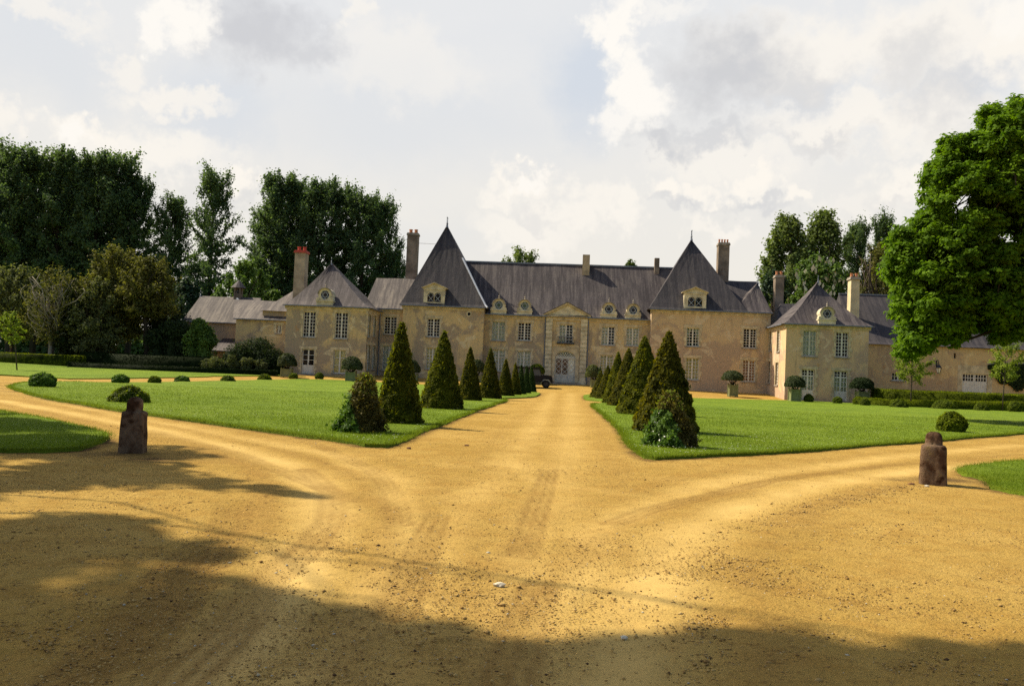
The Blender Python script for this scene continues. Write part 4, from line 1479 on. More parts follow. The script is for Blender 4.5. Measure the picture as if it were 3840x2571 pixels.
def oeil(parent, fr, cu, z0, w, h, green=False):
    """round-windowed stone dormer with scrolls and a finial; face at d=0, running back into the roof"""
    b = MB(fr)
    r = w * .27; cz = z0 + h * .56
    b.box(cu - w * .5, cu + w * .5, -.06, 1.3, z0, z0 + h * .20)
    b.box(cu - w * .54, cu + w * .54, -.12, 1.3, z0 + h * .20 + .003, z0 + h * .27)
    # arched body with curling shoulders, ring opening cut as a polygon strip
    n = 28; prof = []
    for i in range(n + 1):
        a = -math.pi * .28 + (math.pi * 1.56) * i / n
        prof.append((cu + r * 1.55 * math.cos(a), cz + r * 1.5 * math.sin(a)))
    prof = [(cu + w * .46, z0 + h * .273), (cu + w * .47, z0 + h * .36), (cu + w * .40, z0 + h * .42), (cu + r * 1.45, z0 + h * .50)] + prof[4:-4] + \
           [(cu - r * 1.45, z0 + h * .50), (cu - w * .40, z0 + h * .42), (cu - w * .47, z0 + h * .36), (cu - w * .46, z0 + h * .273)]
    m_ = len(prof)
    inner = [(cu + r * math.cos(-math.pi / 2 + .0 + 2 * math.pi * (i + .5) / m_ + 0), cz + r * math.sin(-math.pi / 2 + 2 * math.pi * (i + .5) / m_)) for i in range(m_)]
    pts = [(p[0], -.02, p[1]) for p in prof] + [(p[0], -.02, p[1]) for p in inner] + [(p[0], 1.3, p[1]) for p in prof] + [(p[0], .2, p[1]) for p in inner]
    fs = []
    for i in range(m_):
        j = (i + 1) % m_
        fs.append((i, j, m_ + j, m_ + i))
        fs.append((i, 2 * m_ + i, 2 * m_ + j, j))
        fs.append((m_ + i, m_ + j, 3 * m_ + j, 3 * m_ + i))
    b.add(pts, fs)
    # scroll ends
    for sg in (-1, 1):
        b.ring((cu + sg * w * .43, z0 + h * .34), w * .085, w * .02, -.10, -.025, 12)
    # hood mould
    hood = MB(fr)
    for i in range(n):
        a0_ = math.pi * (.02 + .96 * i / n); a1_ = math.pi * (.02 + .96 * (i + 1) / n)
        hood.bar((cu + r * 1.6 * math.cos(a0_), -.07, cz + r * 1.55 * math.sin(a0_)), (cu + r * 1.6 * math.cos(a1_), -.07, cz + r * 1.55 * math.sin(a1_)), .09, .2)
    o = b.build('dormer', M['stone_pale'], parent, label='round-windowed stone dormer')
    hood.build('hood_mould', M['stone_grey'], o)
    t_ = MB(fr)
    t_.ring((cu, cz), r * 1.0, r * .92, .03, .09, 24)
    for base in (math.pi / 2, -math.pi / 2):
        P3 = [(cu + r * .9 * math.cos(base + k * 2 * math.pi / 3), cz + r * .9 * math.sin(base + k * 2 * math.pi / 3)) for k in range(3)]
        for k in range(3):
            a, c = P3[k], P3[(k + 1) % 3]
            t_.bar((a[0], .06 if base > 0 else .055, a[1]), (c[0], .06 if base > 0 else .055, c[1]), .032, .03)
    t_.build('tracery', M['zinc'], o)
    g = MB(fr)
    g.add([(cu + r * math.cos(2 * math.pi * i / 20), .12, cz + r * math.sin(2 * math.pi * i / 20)) for i in range(20)], [tuple(range(20))])
    g.build('pane', M['glass_green'] if green else M['glass_unlit'], o)
    f = MB(fr)
    zt = cz + r * 1.55
    f.lathe(cu, .12, [(.13, zt), (.09, zt + .08), (.05, zt + .14), (.11, zt + .24), (.03, zt + .36), (.04, zt + .44), (.01, zt + .5)], 8)
    f.build('finial', M['stone_grey'], o)
    return o


M['glass_green'] = mat_plain('painted_green_reflection', (0.07, 0.11, 0.045), 0.25, 0.5, 3.0, 0.5, bump=0)  # green of a reflection is put into the base colour


def tower_dormer(parent, fr, s0, s1, z0, z1):
    """pedimented stone dormer with twin arched lattice windows"""
    w = s1 - s0; h = z1 - z0; cm = (s0 + s1) / 2
    b = MB(fr)
    zs = z0 + h * .70
    ww = w * .155; zb, za = z0 + h * .14, z0 + h * .42   # window bottom, springing of the arch
    c1, c2 = cm - w * .165, cm + w * .165
    xs_ = [s0, c1 - ww, c1 + ww, c2 - ww, c2 + ww, s1]
    # face round the two openings
    for i in (0, 2, 4):
        b.box(xs_[i], xs_[i + 1], 0, .3, z0 + .06, zs)
    zt = za + ww
    for c in (c1, c2):
        b.box(c - ww, c + ww, .001, .3, z0 + .06, zb)
        n = 10
        arc = [(c + ww * math.cos(math.pi * k / n), za + ww * math.sin(math.pi * k / n)) for k in range(n + 1)]
        for k in range(n):
            a, d_ = arc[k], arc[k + 1]
            b.add([(a[0], .001, a[1]), (a[0], .001, zs), (d_[0], .001, zs), (d_[0], .001, d_[1]), (a[0], .3, a[1]), (d_[0], .3, d_[1])], [(0, 1, 2, 3), (0, 3, 5, 4)])
    b.box(s0, s0 + .06, .3, 2.2, z0 + .06, zs); b.box(s1 - .06, s1, .3, 2.2, z0 + .06, zs)
    b.box(s0 - .10, s1 + .10, -.1, .3, z0 - .03, z0 + .055)
    b.box(s0 - .06, s1 + .06, -.06, .4, zs + .003, zs + .1)
    o = b.build('dormer', M['stone_pale'], parent, label='pedimented stone dormer with twin arched lights')
    p = MB(fr)
    p.extr([(s0 - .1, zs + .104), (s1 + .1, zs + .104), (s1 + .14, zs + .17), (cm, z1), (s0 - .14, zs + .17)], -.02, 2.4)
    p.build('pediment', M['stone_pale'], o)
    q = MB(fr)
    for a, c in (((s0 - .2, zs + .16), (cm, z1 + .03)), ((cm, z1 + .03), (s1 + .2, zs + .16))):
        q.bar((a[0], 1.1, a[1]), (c[0], 1.1, c[1]), .09, 2.6)
    q.build('dormer_roof', M['stone'], o)
    for c in (c1, c2):
        g = MB(fr)
        n = 10
        g.add([(c - ww, .16, zb), (c + ww, .16, zb)] + [(c + ww * math.cos(math.pi * k / n), .16, za + ww * math.sin(math.pi * k / n)) for k in range(n + 1)], [tuple(range(n + 3))])
        g.build('pane', M['glass_unlit'], o)
        t_ = MB(fr)
        t_.bar((c - ww, .13, zb), (c + ww, .13, za + ww * .3), .04, .03); t_.bar((c + ww, .134, zb), (c - ww, .134, za + ww * .3), .04, .03)
        t_.bar((c - ww, .13, za), (c, .13, zt), .04, .03); t_.bar((c + ww, .134, za), (c, .134, zt), .04, .03)
        t_.bar((c, .138, zb), (c, .138, zb + .05), ww * 2, .03)
        t_.build('tracery', M['zinc'], o)
    return o


def bx(x0, x1, y0, y1, v):
    """photo box -> (u0,u1,z0,z1) on plane v"""
    cy = (y0 + y1) / 2; cx = (x0 + x1) / 2
    ua = B(x0, cy, v)[0]; ub = B(x1, cy, v)[0]
    return ua, ub, B(cx, y1, v)[1], B(cx, y0, v)[1]


V_MAIN, V_TOW, V_LP, V_RP = 0.0, -1.2, -5.0, -8.3
house = empty('chateau', Bw(0, 0, .5), 'large pale chateau with slate roofs, two pyramid towers and peeling ochre walls', 'chateau')

# ---- central range
uL = B(1806, 1300, V_MAIN)[0]; uR = B(2441, 1320, V_MAIN)[0]
zE = B(2120, 1190, V_MAIN)[1]
wins = [
    # x0,x1,y0,y1, cols,rows, behind
    (1844, 1894, 1205, 1276, 4, 5, 'shutter', 'window closed by pale inner shutters'), (1942, 1991, 1209, 1276, 4, 6, None, None),
    (1846, 1893, 1311, 1390, 4, 6, 'white', None), (1939, 1989, 1315, 1394, 4, 6, 'white', None),
    (2096, 2148, 1216, 1286, 4, 6, 'white_half', None),
    (2256, 2305, 1224, 1293, 4, 6, 'white_half', None), (2348, 2396, 1228, 1296, 4, 6, 'white', None),
    (2250, 2299, 1331, 1402, 4, 6, 'cream', None), (2344, 2392, 1335, 1408, 4, 6, 'cream', None)]
holes = []; todo = []
for x0, x1, y0, y1, c, r, bh, lb in wins:
    u0_, u1_, z0_, z1_ = bx(x0, x1, y0, y1, V_MAIN)
    holes.append((u0_, u1_, z0_, z1_)); todo.append((u0_, u1_, z0_, z1_, c, r, bh, lb))
du0, du1, dz0, dz1 = bx(2079, 2157, 1330, 1441, V_MAIN)
dz0 = .80
dzA = B(2118, 1313, V_MAIN)[1]             # crown of the door arch
holes.append((du0, du1, dz0, dzA))
fm = fr_front(V_MAIN)
wall(house, fm, uL, uR, -.4, zE, holes, M['plaster'], label='peeling ochre wall of the central range')
for a in todo:
    window(house, fm, *a[:4], cols=a[4], rows=a[5], behind=a[6], label=a[7])
upL0, upL1 = B(2045, 1300, V_MAIN)[0], B(2069, 1300, V_MAIN)[0]
upR0, upR1 = B(2176, 1300, V_MAIN)[0], B(2200, 1300, V_MAIN)[0]
cornice(house, fm, uL, upL0 - .02, zE); cornice(house, fm, upR1 + .02, uR, zE)
RV = 4.6
zR = B(2120, 993, RV)[1]
uRL, uRR = B(1640, 990, RV)[0], B(2640, 1010, RV)[0]
roof(house, uRL, uRR, 0, 2 * RV, zE + .03, (uRL, RV), (uRR, RV), zR, M['slate'], PROF_SLIGHT, .35, 'long steep slate roof of the central range', sub=24)
b = MB(Bw); b.box(uRL, uRR, RV - .12, RV + .12, zR - .06, zR + .10); b.build('ridge_cap', M['lead'], house)
wallback = MB(Bw); wallback.box(uL - 6, uR + 6, .6, 2 * RV, -.4, zE - .05); wallback.build('inner_wall', M['plaster_grey'], house)

# rusticated pilasters
for a, c, nm in ((upL0, upL1, 'l'), (upR0, upR1, 'r')):
    b = MB(fm); zb = 1.0; zt = zE - .05
    b.box(a - .06, c + .06, -.24, .02, -.3, zb)
    n = 15
    for k in range(n):
        za, zc = zb + (zt - zb) * k / n, zb + (zt - zb) * (k + 1) / n
        b.box(a, c, -.17, .02, za + .001, zc - .06)
        b.box(a + .03, c - .03, -.10, .02, zc - .06, zc)
    b.build('pilaster', M['stone_pale'], house)
# pediment
pz0 = zE - .03; pu0, pu1 = upL0 - .15, upR1 + .15
pcz = B(2127, 1137, V_MAIN - .2)[1]; pcu = (pu0 + pu1) / 2
b = MB(fm)
b.extr([(pu0, pz0 + .18), (pu1, pz0 + .18), (pcu, pcz - .05)], -.12, 2.4)
o = b.build('pediment', M['stone_pale'], house)
b = MB(fm)
b.box(pu0 - .12, pu1 + .12, -.30, .04, pz0, pz0 + .17)
b.box(upL0, upR1, -.14, .04, pz0 - .28, pz0 - .004)
for a, c in (((pu0 - .16, pz0 + .2), (pcu, pcz)), ((pcu, pcz), (pu1 + .16, pz0 + .2))):
    b.bar((a[0], -.10, a[1]), (c[0], -.10, c[1]), .17, .44)
b.build('pediment_moulding', M['stone'], o)
b = MB(fm)
for a, c in (((pu0 - .2, pz0 + .29), (pcu, pcz + .11)), ((pcu, pcz + .11), (pu1 + .2, pz0 + .29))):
    b.bar((a[0], 1.0, a[1]), (c[0], 1.0, c[1]), .04, 2.8)
b.build('pediment_roof', M['slate_dark'], o)
# entrance
arch_sp = dzA - .75                          # springing
e = .10
def arch_z(s):
    q = (s - (du0 + du1) / 2) / ((du1 - du0) / 2)
    return arch_sp + (dzA - arch_sp) * math.sqrt(max(0, 1 - q * q * .88)) - (dzA - arch_sp) * .06
b = MB(fm)
n = 16
top = [(du0 + (du1 - du0) * k / n) for k in range(n + 1)]
for k in range(n):   # stone spandrel above the arched fanlight
    a, c = top[k], top[k + 1]
    b.add([(a, -.03, arch_z(a)), (a, -.03, dzA + .3), (c, -.03, dzA + .3), (c, -.03, arch_z(c)), (a, .3, arch_z(a)), (c, .3, arch_z(c))], [(0, 3, 2, 1), (0, 4, 5, 3)])
b.box(du0 - .35, du0, -.03, .1, dz0, dzA + .3); b.box(du1, du1 + .35, -.03, .1, dz0, dzA + .3)
sur = b
f = MB(fm); d0, d1 = .16, .24
trz = B(2118, 1340, V_MAIN)[1]               # transom
W3 = (du1 - du0 - 2 * e) / 3
zpan = dz0 + (trz - dz0) * .32
f.box(du0, du0 + e, d0, d1, dz0, arch_z(du0)); f.box(du1 - e, du1, d0, d1, dz0, arch_z(du1))
f.box(du0 + e, du1 - e, d0 - .02, d1, trz - .10, trz + .10)
for k in range(3):
    a = du0 + e + W3 * k; c = a + W3
    f.box(a + .004, c - .004, d0, d1, dz0, zpan)
    f.box(a + .1, c - .1, d0 - .025, d0, dz0 + .15, zpan - .15)
    f.box(a + .004, a + .055, d0 - .008, d1, zpan, trz - .1); f.box(c - .055, c - .004, d0 - .008, d1, zpan, trz - .1)
    f.box(a + .055, c - .055, d0 - .008, d1, trz - .15, trz - .1)
door = f.build('entrance_door', M['grey_paint'], house, label='white lattice-glazed entrance door of three leaves')
l = MB(fm)
for k in range(3):
    a = du0 + e + W3 * k + .055; c = a + W3 - .11
    zz0, zz1 = zpan, trz - .15; nn = 3; hh = (zz1 - zz0) / nn
    for j in range(nn):
        za, zb = zz0 + hh * j, zz0 + hh * (j + 1)
        l.bar((a, d0 + .03, za), (c, d0 + .03, zb), .036, .03); l.bar((c, d0 + .034, za), (a, d0 + .034, zb), .036, .03)
l.build('lattice', M['white'], door)
l = MB(fm)
nn = 8; sw = (du1 - du0 - 2 * e) / nn
for j in range(nn):                           # gothic lattice of the fanlight
    a = du0 + e + sw * j; c = a + sw
    zt_ = min(arch_z(a), arch_z(c))
    l.bar((a, d0 + .03, trz + .1), (c, d0 + .03, (trz + zt_) / 2 + .06), .045, .03); l.bar((c, d0 + .034, trz + .1), (a, d0 + .034, (trz + zt_) / 2 + .06), .045, .03)
    l.bar((a, d0 + .03, (trz + zt_) / 2 + .06), ((a + c) / 2, d0 + .03, zt_), .045, .03); l.bar((c, d0 + .034, (trz + zt_) / 2 + .06), ((a + c) / 2, d0 + .034, zt_), .045, .03)
for k in range(n):
    a, c = top[k], top[k + 1]
    l.bar((a, d0 + .03, arch_z(a) - .04), (c, d0 + .03, arch_z(c) - .04), .09, .07)
l.build('fanlight', M['white'], door)
g = MB(fm)
for k, mm in enumerate((M['glass_brown'] if 'glass_brown' in M else M['glass_unlit'],) * 2):
    a = du0 + e + W3 * k
    g.add([(a, d1 - .01, zpan), (a + W3, d1 - .01, zpan), (a + W3, d1 - .01, trz), (a, d1 - .01, trz)], [(0, 1, 2, 3)])
M['glass_brown'] = mat_plain('brown_glass', (0.10, 0.045, 0.022), 0.15, 0.5, 1.2, 0.5, bump=0)  # mottled brown base colour
g.build('pane', M['glass_brown'], door)
g = MB(fm)
a = du0 + e + W3 * 2
g.add([(a, d1 - .01, zpan), (a + W3, d1 - .01, zpan), (a + W3, d1 - .01, trz), (a, d1 - .01, trz)], [(0, 1, 2, 3)])
g.build('blind', M['curtain_white'], door)
g = MB(fm)
for k in range(n):
    a, c = top[k], top[k + 1]
    g.add([(a, d1 - .01, trz), (c, d1 - .01, trz), (c, d1 - .01, arch_z(c)), (a, d1 - .01, arch_z(a))], [(0, 1, 2, 3)])
g.build('fanlight_pane', M['glass_green'], door)
sur.build('surround', M['stone'], door)
s = MB(fm)
s.box(du0 - .15, du1 + .55, -.55, .2, .35, .78); s.box(du0 - .05, du1 + .25, -.95, -.552, .35, .62)
s.build('doorstep', M['stone_grey'], house)
# balcony rail
u0_, u1_, z0_, z1_ = todo[4][:4]
b = MB(fm)
b.box(u0_ - .15, u1_ + .15, -.22, -.19, z0_ + .58, z0_ + .63); b.box(u0_ - .15, u1_ + .15, -.22, -.19, z0_ + .02, z0_ + .06)
for k in range(13):
    s_ = u0_ - .15 + (u1_ - u0_ + .3) * k / 12
    b.box(s_ - .012, s_ + .012, -.218, -.192, z0_ + .06, z0_ + .58)
b.box(u0_ - .2, u1_ + .2, -.28, -.02, z0_ - .10, z0_ - .004)
b.build('balcony_rail', M['iron'], house)
# drainpipes
for px_ in (2041, 2203):
    u_ = B(px_, 1320, V_MAIN)[0]
    b = MB(fm); b.tube([(u_, -.07, -.3), (u_, -.07, zE - .2), (u_, -.3, zE)], [.05, .05, .05], 6); b.build('drainpipe', M['lead'], house)
# round dormers on the central roof
for x0, x1, y0, y1, gr in ((1842, 1900, 1119, 1178, 1), (1940, 1996, 1123, 1183, 1), (2253, 2313, 1134, 1193, 0), (2345, 2403, 1138, 1197, 0)):
    u0_, u1_, z0_, z1_ = bx(x0, x1, y0, y1, V_MAIN)
    oeil(house, fr_front(V_MAIN - .20), (u0_ + u1_) / 2, zE + .10, u1_ - u0_, (z1_ - z0_) * 1.0, gr)
# ridge chimneys
ua, ub = B(2184, 1000, 3.8)[0], B(2211, 1000, 3.8)[0]
chimney(house, ua, ub, 3.7, 4.5, zE + 2, B(2197, 955, 3.8)[1], M['chimney'], cap=False)
ua, ub = B(2454, 1000, 4.2)[0], B(2472, 1000, 4.2)[0]
chimney(house, ua, ub, 4.0, 4.7, zE + 2, B(2463, 968, 4.2)[1], M['chimney_dark'], cap=False)


def tower(x0, x1, xw1, yE, apex, wins_, dorm, mat_w, vback, name, zb=-.4, oculus=None):
    """pyramid-roofed tower; its wall plane may run on beyond the roof (xw1)"""
    v = V_TOW; fr = fr_front(v)
    uA, uB = B(x0, 1300, v)[0], B(x1, 1300, v)[0]
    uW = B(xw1, 1320, v)[0]
    zt = B((x0 + x1) / 2, yE, v)[1]
    hs = []; td = []
    for a in wins_:
        q = bx(*a[:4], v); hs.append(q); td.append((q, a[4:]))
    if oculus:
        ou, oz = B(oculus[0], oculus[1], v)
    wall(house, fr, uA, uW, zb, zt, hs, mat_w, label=name + ' wall')
    for q, a in td:
        window(house, fr, *q, cols=a[0], rows=a[1], behind=a[2], label=a[3] if len(a) > 3 else None)
    cornice(house, fr, uA - .12, uW, zt)
    b = MB(Bw); b.box(uA, uA + .4, v + .452, vback, zb, zt - .01); b.box(uB - .4, uB, v + .452, vback, zb, zt - .01)
    b.build('side_wall', mat_w, house)
    w = uB - uA; va = v + w / 2 + .1
    au = B(apex[0], apex[1], va)[0]; azt = B(apex[0], apex[1], va)[1]
    pr = [(1.0, 0.0), (.955, .03), (.90, .085), (.80, .18), (.5, .485), (.25, .745), (0, 1)]
    roof(house, uA, uB, v, v + w + .2, zt + .03, (au, va - .25), (au, va + .25), azt, M['slate_dark'], pr, .38, 'steep pyramid roof of the ' + name)
    finial(house, au, va - .25, azt, .95); finial(house, au, va + .25, azt, .95)
    u0_, u1_, z0_, z1_ = bx(*dorm, v)
    tower_dormer(house, fr_front(v - .16), u0_, u1_, zt + .12, zt + .12 + (z1_ - z0_) * 1.0)
    if oculus:
        r = MB(fr); r.ring((ou, oz), .27, .17, -.05, .03, 18); o = r.build('oculus', M['stone_pale'], house)
        g = MB(fr); g.add([(ou + .18 * math.cos(k * .5236), -.012, oz + .18 * math.sin(k * .5236)) for k in range(12)], [tuple(range(12))]); g.build('pane', M['glass_unlit'], o)
    return uA, uB, uW, zt, va


tL = tower(1505, 1809, 1809, 1150, (1677, 846), [(1602, 1649, 1194, 1262, 4, 6, None), (1597, 1645, 1303, 1383, 4, 6, 'cream')], (1590, 1669, 1060, 1143), M['plaster'], 3.0, 'left tower', oculus=(1759, 1177))
tR = tower(2439, 2790, 2886, 1166, (2593, 896), [(2574, 2622, 1229, 1298, 4, 6, 'drapes'), (2571, 2620, 1342, 1423, 4, 6, 'cream'), (2787, 2837, 1232, 1304, 4, 7, None),
                                       (2784, 2832, 1350, 1430, 4, 7, 'brown', 'window with reddish brown blinds')], (2565, 2648, 1077, 1160), M['plaster_grey'], 6.0, 'right tower')
# lead hip flashing of the left tower
uA, uB, uW, zt, va = tL
b = MB(Bw)
w_ = uB - uA
hipA = np.array((uB + .38, V_TOW - .38, zt + .06)); hipB = np.array((uA * .5 + uB * .5 + .35, va - .25, zt + 8.2))
au_, az_ = B(1677, 846, va)
pr_ = [(1.0, 0.0), (.955, .03), (.90, .085), (.80, .18), (.5, .485), (.40, .588)]
pts_ = []
for s_, t__ in pr_:
    pts_.append((au_ + (uB + .38 - au_) * s_, va - .25 + (V_TOW - .38 - va + .25) * s_, zt + .05 + (az_ - zt - .03) * t__))
b.tube(pts_, [.11] * len(pts_), 5)
b.build('hip_flashing', M['zinc'], house)
# chimney stacks behind the towers
ua, ub = B(1527, 960, 7)[0], B(1566, 960, 7)[0]
chimney(house, ua, ub, 6.5, 7.6, zE, B(1548, 884, 7)[1], M['chimney_dark'], 2, True, label='tall slim chimney stack beside the left tower')
zw_ = B(1600, 912, 6.9)[1]
b = MB(Bw); b.tube([(ub, 7, B(1572, 912, 7)[1]), (B(1634, 915, 5)[0], 5, B(1634, 915, 5)[1])], [.02, .02], 5); b.build('stay_rod', M['iron'], house)
ua, ub = B(2690, 980, 5)[0], B(2731, 980, 5)[0]
chimney(house, ua, ub, 4.4, 5.7, zE, B(2712, 922, 5)[1], M['chimney_dark'], 4, True, label='broad chimney stack right of the right tower')
ua, ub = B(2904, 1090, 3)[0], B(2936, 1090, 3)[0]
chimney(house, ua, ub, 2.6, 3.6, zE - 1, B(2920, 1042, 3)[1], M['chimney_dark'], 2, True, label='small dark chimney between the right roofs')

# ---- right end block behind the tower: small hipped roof and the ridge linking it with the tower
uA, uB, uW, ztR, va = tR
hu0 = B(2757, 1165, V_TOW)[0]; hu1 = uW
apx = B(2841, 1058, 2.2)
roof(house, hu0, hu1 - .1, V_TOW, 5.4, ztR + .02, (apx[0], 2.0), (apx[0], 2.4), apx[1], M['slate'], PROF_SLIGHT, .30, 'small hipped roof right of the right tower')
finial(house, apx[0], 2.1, apx[1], .5)
r0_, r1_ = B(2600, 1046, 4.6), B(2838, 1057, 4.6)
roof(house, r0_[0], r1_[0], .8, 8.4, ztR + .02, (r0_[0], 4.6), (r1_[0], 4.6), (r0_[1] + r1_[1]) / 2, M['slate_dark'], PROF_STRAIGHT, .1, sub=10)

# ---- left link
vL = .2; frL = fr_front(vL)
lu0, lu1 = B(1412, 1280, vL)[0], tL[0] + .1
zL = B(1460, 1160, vL)[1]
q1 = bx(1440, 1487, 1187, 1253, vL); q2 = bx(1434, 1480, 1296, 1388, vL)
wall(house, frL, lu0, lu1, -.4, zL, [q1, q2], M['plaster_grey'], label='grey wall of the left link')
window(house, frL, *q1, cols=4, rows=6); window(house, frL, *q2, cols=4, rows=6, behind='white')
cornice(house, frL, lu0, lu1 - .45, zL)
ra = B(1412, 1042, 4.6); rb = B(1600, 1046, 4.6)
eu = B(1372, 1160, vL)[0]
roof(house, eu, lu1 + 2, vL, 9.0, zL + .03, (ra[0], 4.6), (rb[0], 4.6), ra[1], M['slate_lichen'], PROF_SLIGHT, .3, 'lichen-pale slate roof of the left link', sub=10)
u_ = B(1421, 1300, vL)[0]
b = MB(frL); b.tube([(u_, -.08, -.3), (u_, -.08, zL - .1)], [.06, .06], 6); b.build('drainpipe', M['lead'], house)


def pavilion(x0, x1, yE, v, vback, side, apex, ridge_len, wins_, doors_, sides_, dorm, mat_w, name, xs_side):
    fr = fr_front(v)
    uA, uB = B(x0, 1330, v)[0], B(x1, 1340, v)[0]
    zt = B((x0 + x1) / 2, yE, v)[1]
    hs = []; td = []
    for a in wins_:
        q = bx(*a[:4], v); hs.append(q); td.append((q, a[4:]))
    dd = []
    zg_ = float(zg(Bw((uA + uB) / 2, v, 0)[1]))
    for a in doors_:
        q = bx(*a[:4], v); q = (q[0], q[1], zg_ + .12, q[3]); hs.append(q); dd.append((q, a[4:]))
    wall(house, fr, uA, uB, -.4, zt, hs, mat_w, label=name + ' front wall')
    for q, a in td:
        window(house, fr, *q, cols=a[0], rows=a[1], behind=a[2], label=a[3] if len(a) > 3 else None)
    for q, a in dd:
        glazed_door(house, fr, *q, rows=a[0], cols=a[1], panel=a[2], behind=a[3], transom=a[4])
        st_ = MB(fr); st_.box(q[0] - .2, q[1] + .2, -.35, .1, zg_ - .2, zg_ + .11); st_.build('doorstep', M['stone_grey'], house)
    cornice(house, fr, uA - .14, uB + .14, zt)
    # visible side wall
    us = uB if side == 'right' else uA
    frs = fr_right(us) if side == 'right' else fr_left(us)
    hs2 = []
    for a in sides_:
        cy = (a[2] + a[3]) / 2
        va_, vb_ = Bs(a[0], cy, us)[0], Bs(a[1], cy, us)[0]
        zz0, zz1 = Bs((a[0] + a[1]) / 2, a[3], us)[1], Bs((a[0] + a[1]) / 2, a[2], us)[1]
        s_a, s_b = (va_, vb_) if side == 'right' else (-va_, -vb_)
        hs2.append((min(s_a, s_b), max(s_a, s_b), zz0, zz1))
    sa, sb = (v + .452, vback) if side == 'right' else (-vback, -v - .452)
    wall(house, frs, sa, sb, -.4, zt - .003, hs2, mat_w, label=name + ' side wall')
    for q in hs2:
        window(house, frs, *q, cols=4, rows=7, behind='shutter' if side == 'right' else 'white', quoins=False)
    cornice(house, frs, sa, sb, zt)
    # hidden side
    b = MB(Bw)
    if side == 'right': b.box(uA, uA + .4, v + .452, vback + 3, -.4, zt - .01)
    else: b.box(uB - .4, uB, v + .452, vback + 3, -.4, zt - .01)
    b.build('side_wall', mat_w, house)
    dep = vback - v
    va = v + (uB - uA) / 2
    au, azt = B(apex[0], apex[1], va)
    roof(house, uA, uB, v, v + (uB - uA) + .4, zt + .03, (au, va), (au, va + ridge_len), azt, M['slate'] if side == 'left' else M['slate_lich2'], PROF_FLARE, .40, 'flared slate roof of the ' + name, sub=8)
    finial(house, au, va, azt, .55, .05)
    u0_, u1_, z0_, z1_ = bx(*dorm, v)
    oeil(house, fr_front(v - .22), (u0_ + u1_) / 2, zt + .12, u1_ - u0_, (z1_ - z0_))
    return uA, uB, zt, va


M['slate_lich2'] = mat_slate('slate_mid', (0.04886, 0.03823, 0.0369), (0.1064, 0.08714, 0.08411), (0.1553, 0.1293, 0.1085), 0.6)
pl = pavilion(1066, 1371, 1150, V_LP, .2, 'right', (1243, 985), .5,
              [(1136, 1183, 1168, 1263, 4, 7, None), (1256, 1304, 1171, 1269, 4, 7, None), (1249, 1296, 1312, 1399, 2, 3, 'cream', 'window with pale yellow arched inner panels')],
              [(1131, 1177, 1308, 1416, 3, 1, .36, None, 0)],
              [(1378, 1389, 1178, 1263), (1399, 1409, 1184, 1262), (1376, 1387, 1293, 1388), (1395, 1406, 1295, 1384)],
              (1191, 1252, 1072, 1143), M['plaster'], 'left pavilion', 1417)
# arched heads inside the yellow window
q = bx(1249, 1296, 1312, 1399, V_LP)
prr = pavilion(2946, 3256, 1221, V_RP, V_TOW + .1, 'left', (3068, 1054), .9,
               [(3011, 3061, 1239, 1335, 4, 5, 'shutter', 'tall window closed by pale shutters'), (3134, 3182, 1245, 1338, 4, 7, None)],
               [(3005, 3053, 1384, 1498, 3, 2, .32, 'white', .22), (3127, 3178, 1390, 1502, 3, 2, .32, 'white', .22)],
               [(2886, 2895, 1237, 1314), (2914, 2924, 1240, 1317), (2879, 2889, 1355, 1435), (2908, 2918, 1359, 1442)],
               (3068, 3132, 1143, 1213), M['plaster_pav'] if 'plaster_pav' in M else M['plaster_grey'], 'right pavilion', 2880)
# back wing of the right pavilion (small ridge seen between the two hipped roofs)
w0, w1 = B(2908, 1180, -.5)[0], prr[1]
rr0 = B(2926, 1138, 1.6)
roof(house, w0, w1, -1.0, 4.2, prr[2] + .1, (rr0[0], 1.6), (w1 - 1.5, 1.6), rr0[1], M['slate_dark'], PROF_SLIGHT, .2)
b = MB(Bw); b.box(w0 + .3, w1 - .05, -1.0, 4.0, -.4, prr[2]); b.build('inner_wall', M['plaster_grey'], house)
# left pavilion: roof lights on the dark slope, and the red-topped stack behind it
ua, ub = B(1106, 1040, 1.5)[0], B(1147, 1040, 1.5)[0]
chimney(house, ua, ub, 1.0, 2.2, zE - 2, B(1128, 950, 1.5)[1], M['chimney'], 2, True, 'terracotta_red', .03, label='chimney stack with bright red cap and pots')
# high roof behind the left pavilion that carries the stack
k0 = B(1000, 1135, 0)[0]; k1 = B(1330, 1090, 5)
ka = B(1112, 1083, 4.0)
roof(house, k0, k1[0], -1.5, 9.5, B(1040, 1166, -1.5)[1], (ka[0], 4.0), (k1[0] - 2, 4.0), ka[1], M['slate_lichen'], PROF_SLIGHT, .2, sub=8)
b = MB(Bw); b.box(k0 + .1, k1[0] - .3, -1.3, 9.0, -.4, B(1040, 1166, -1.5)[1]); b.build('inner_wall', M['plaster'], house)

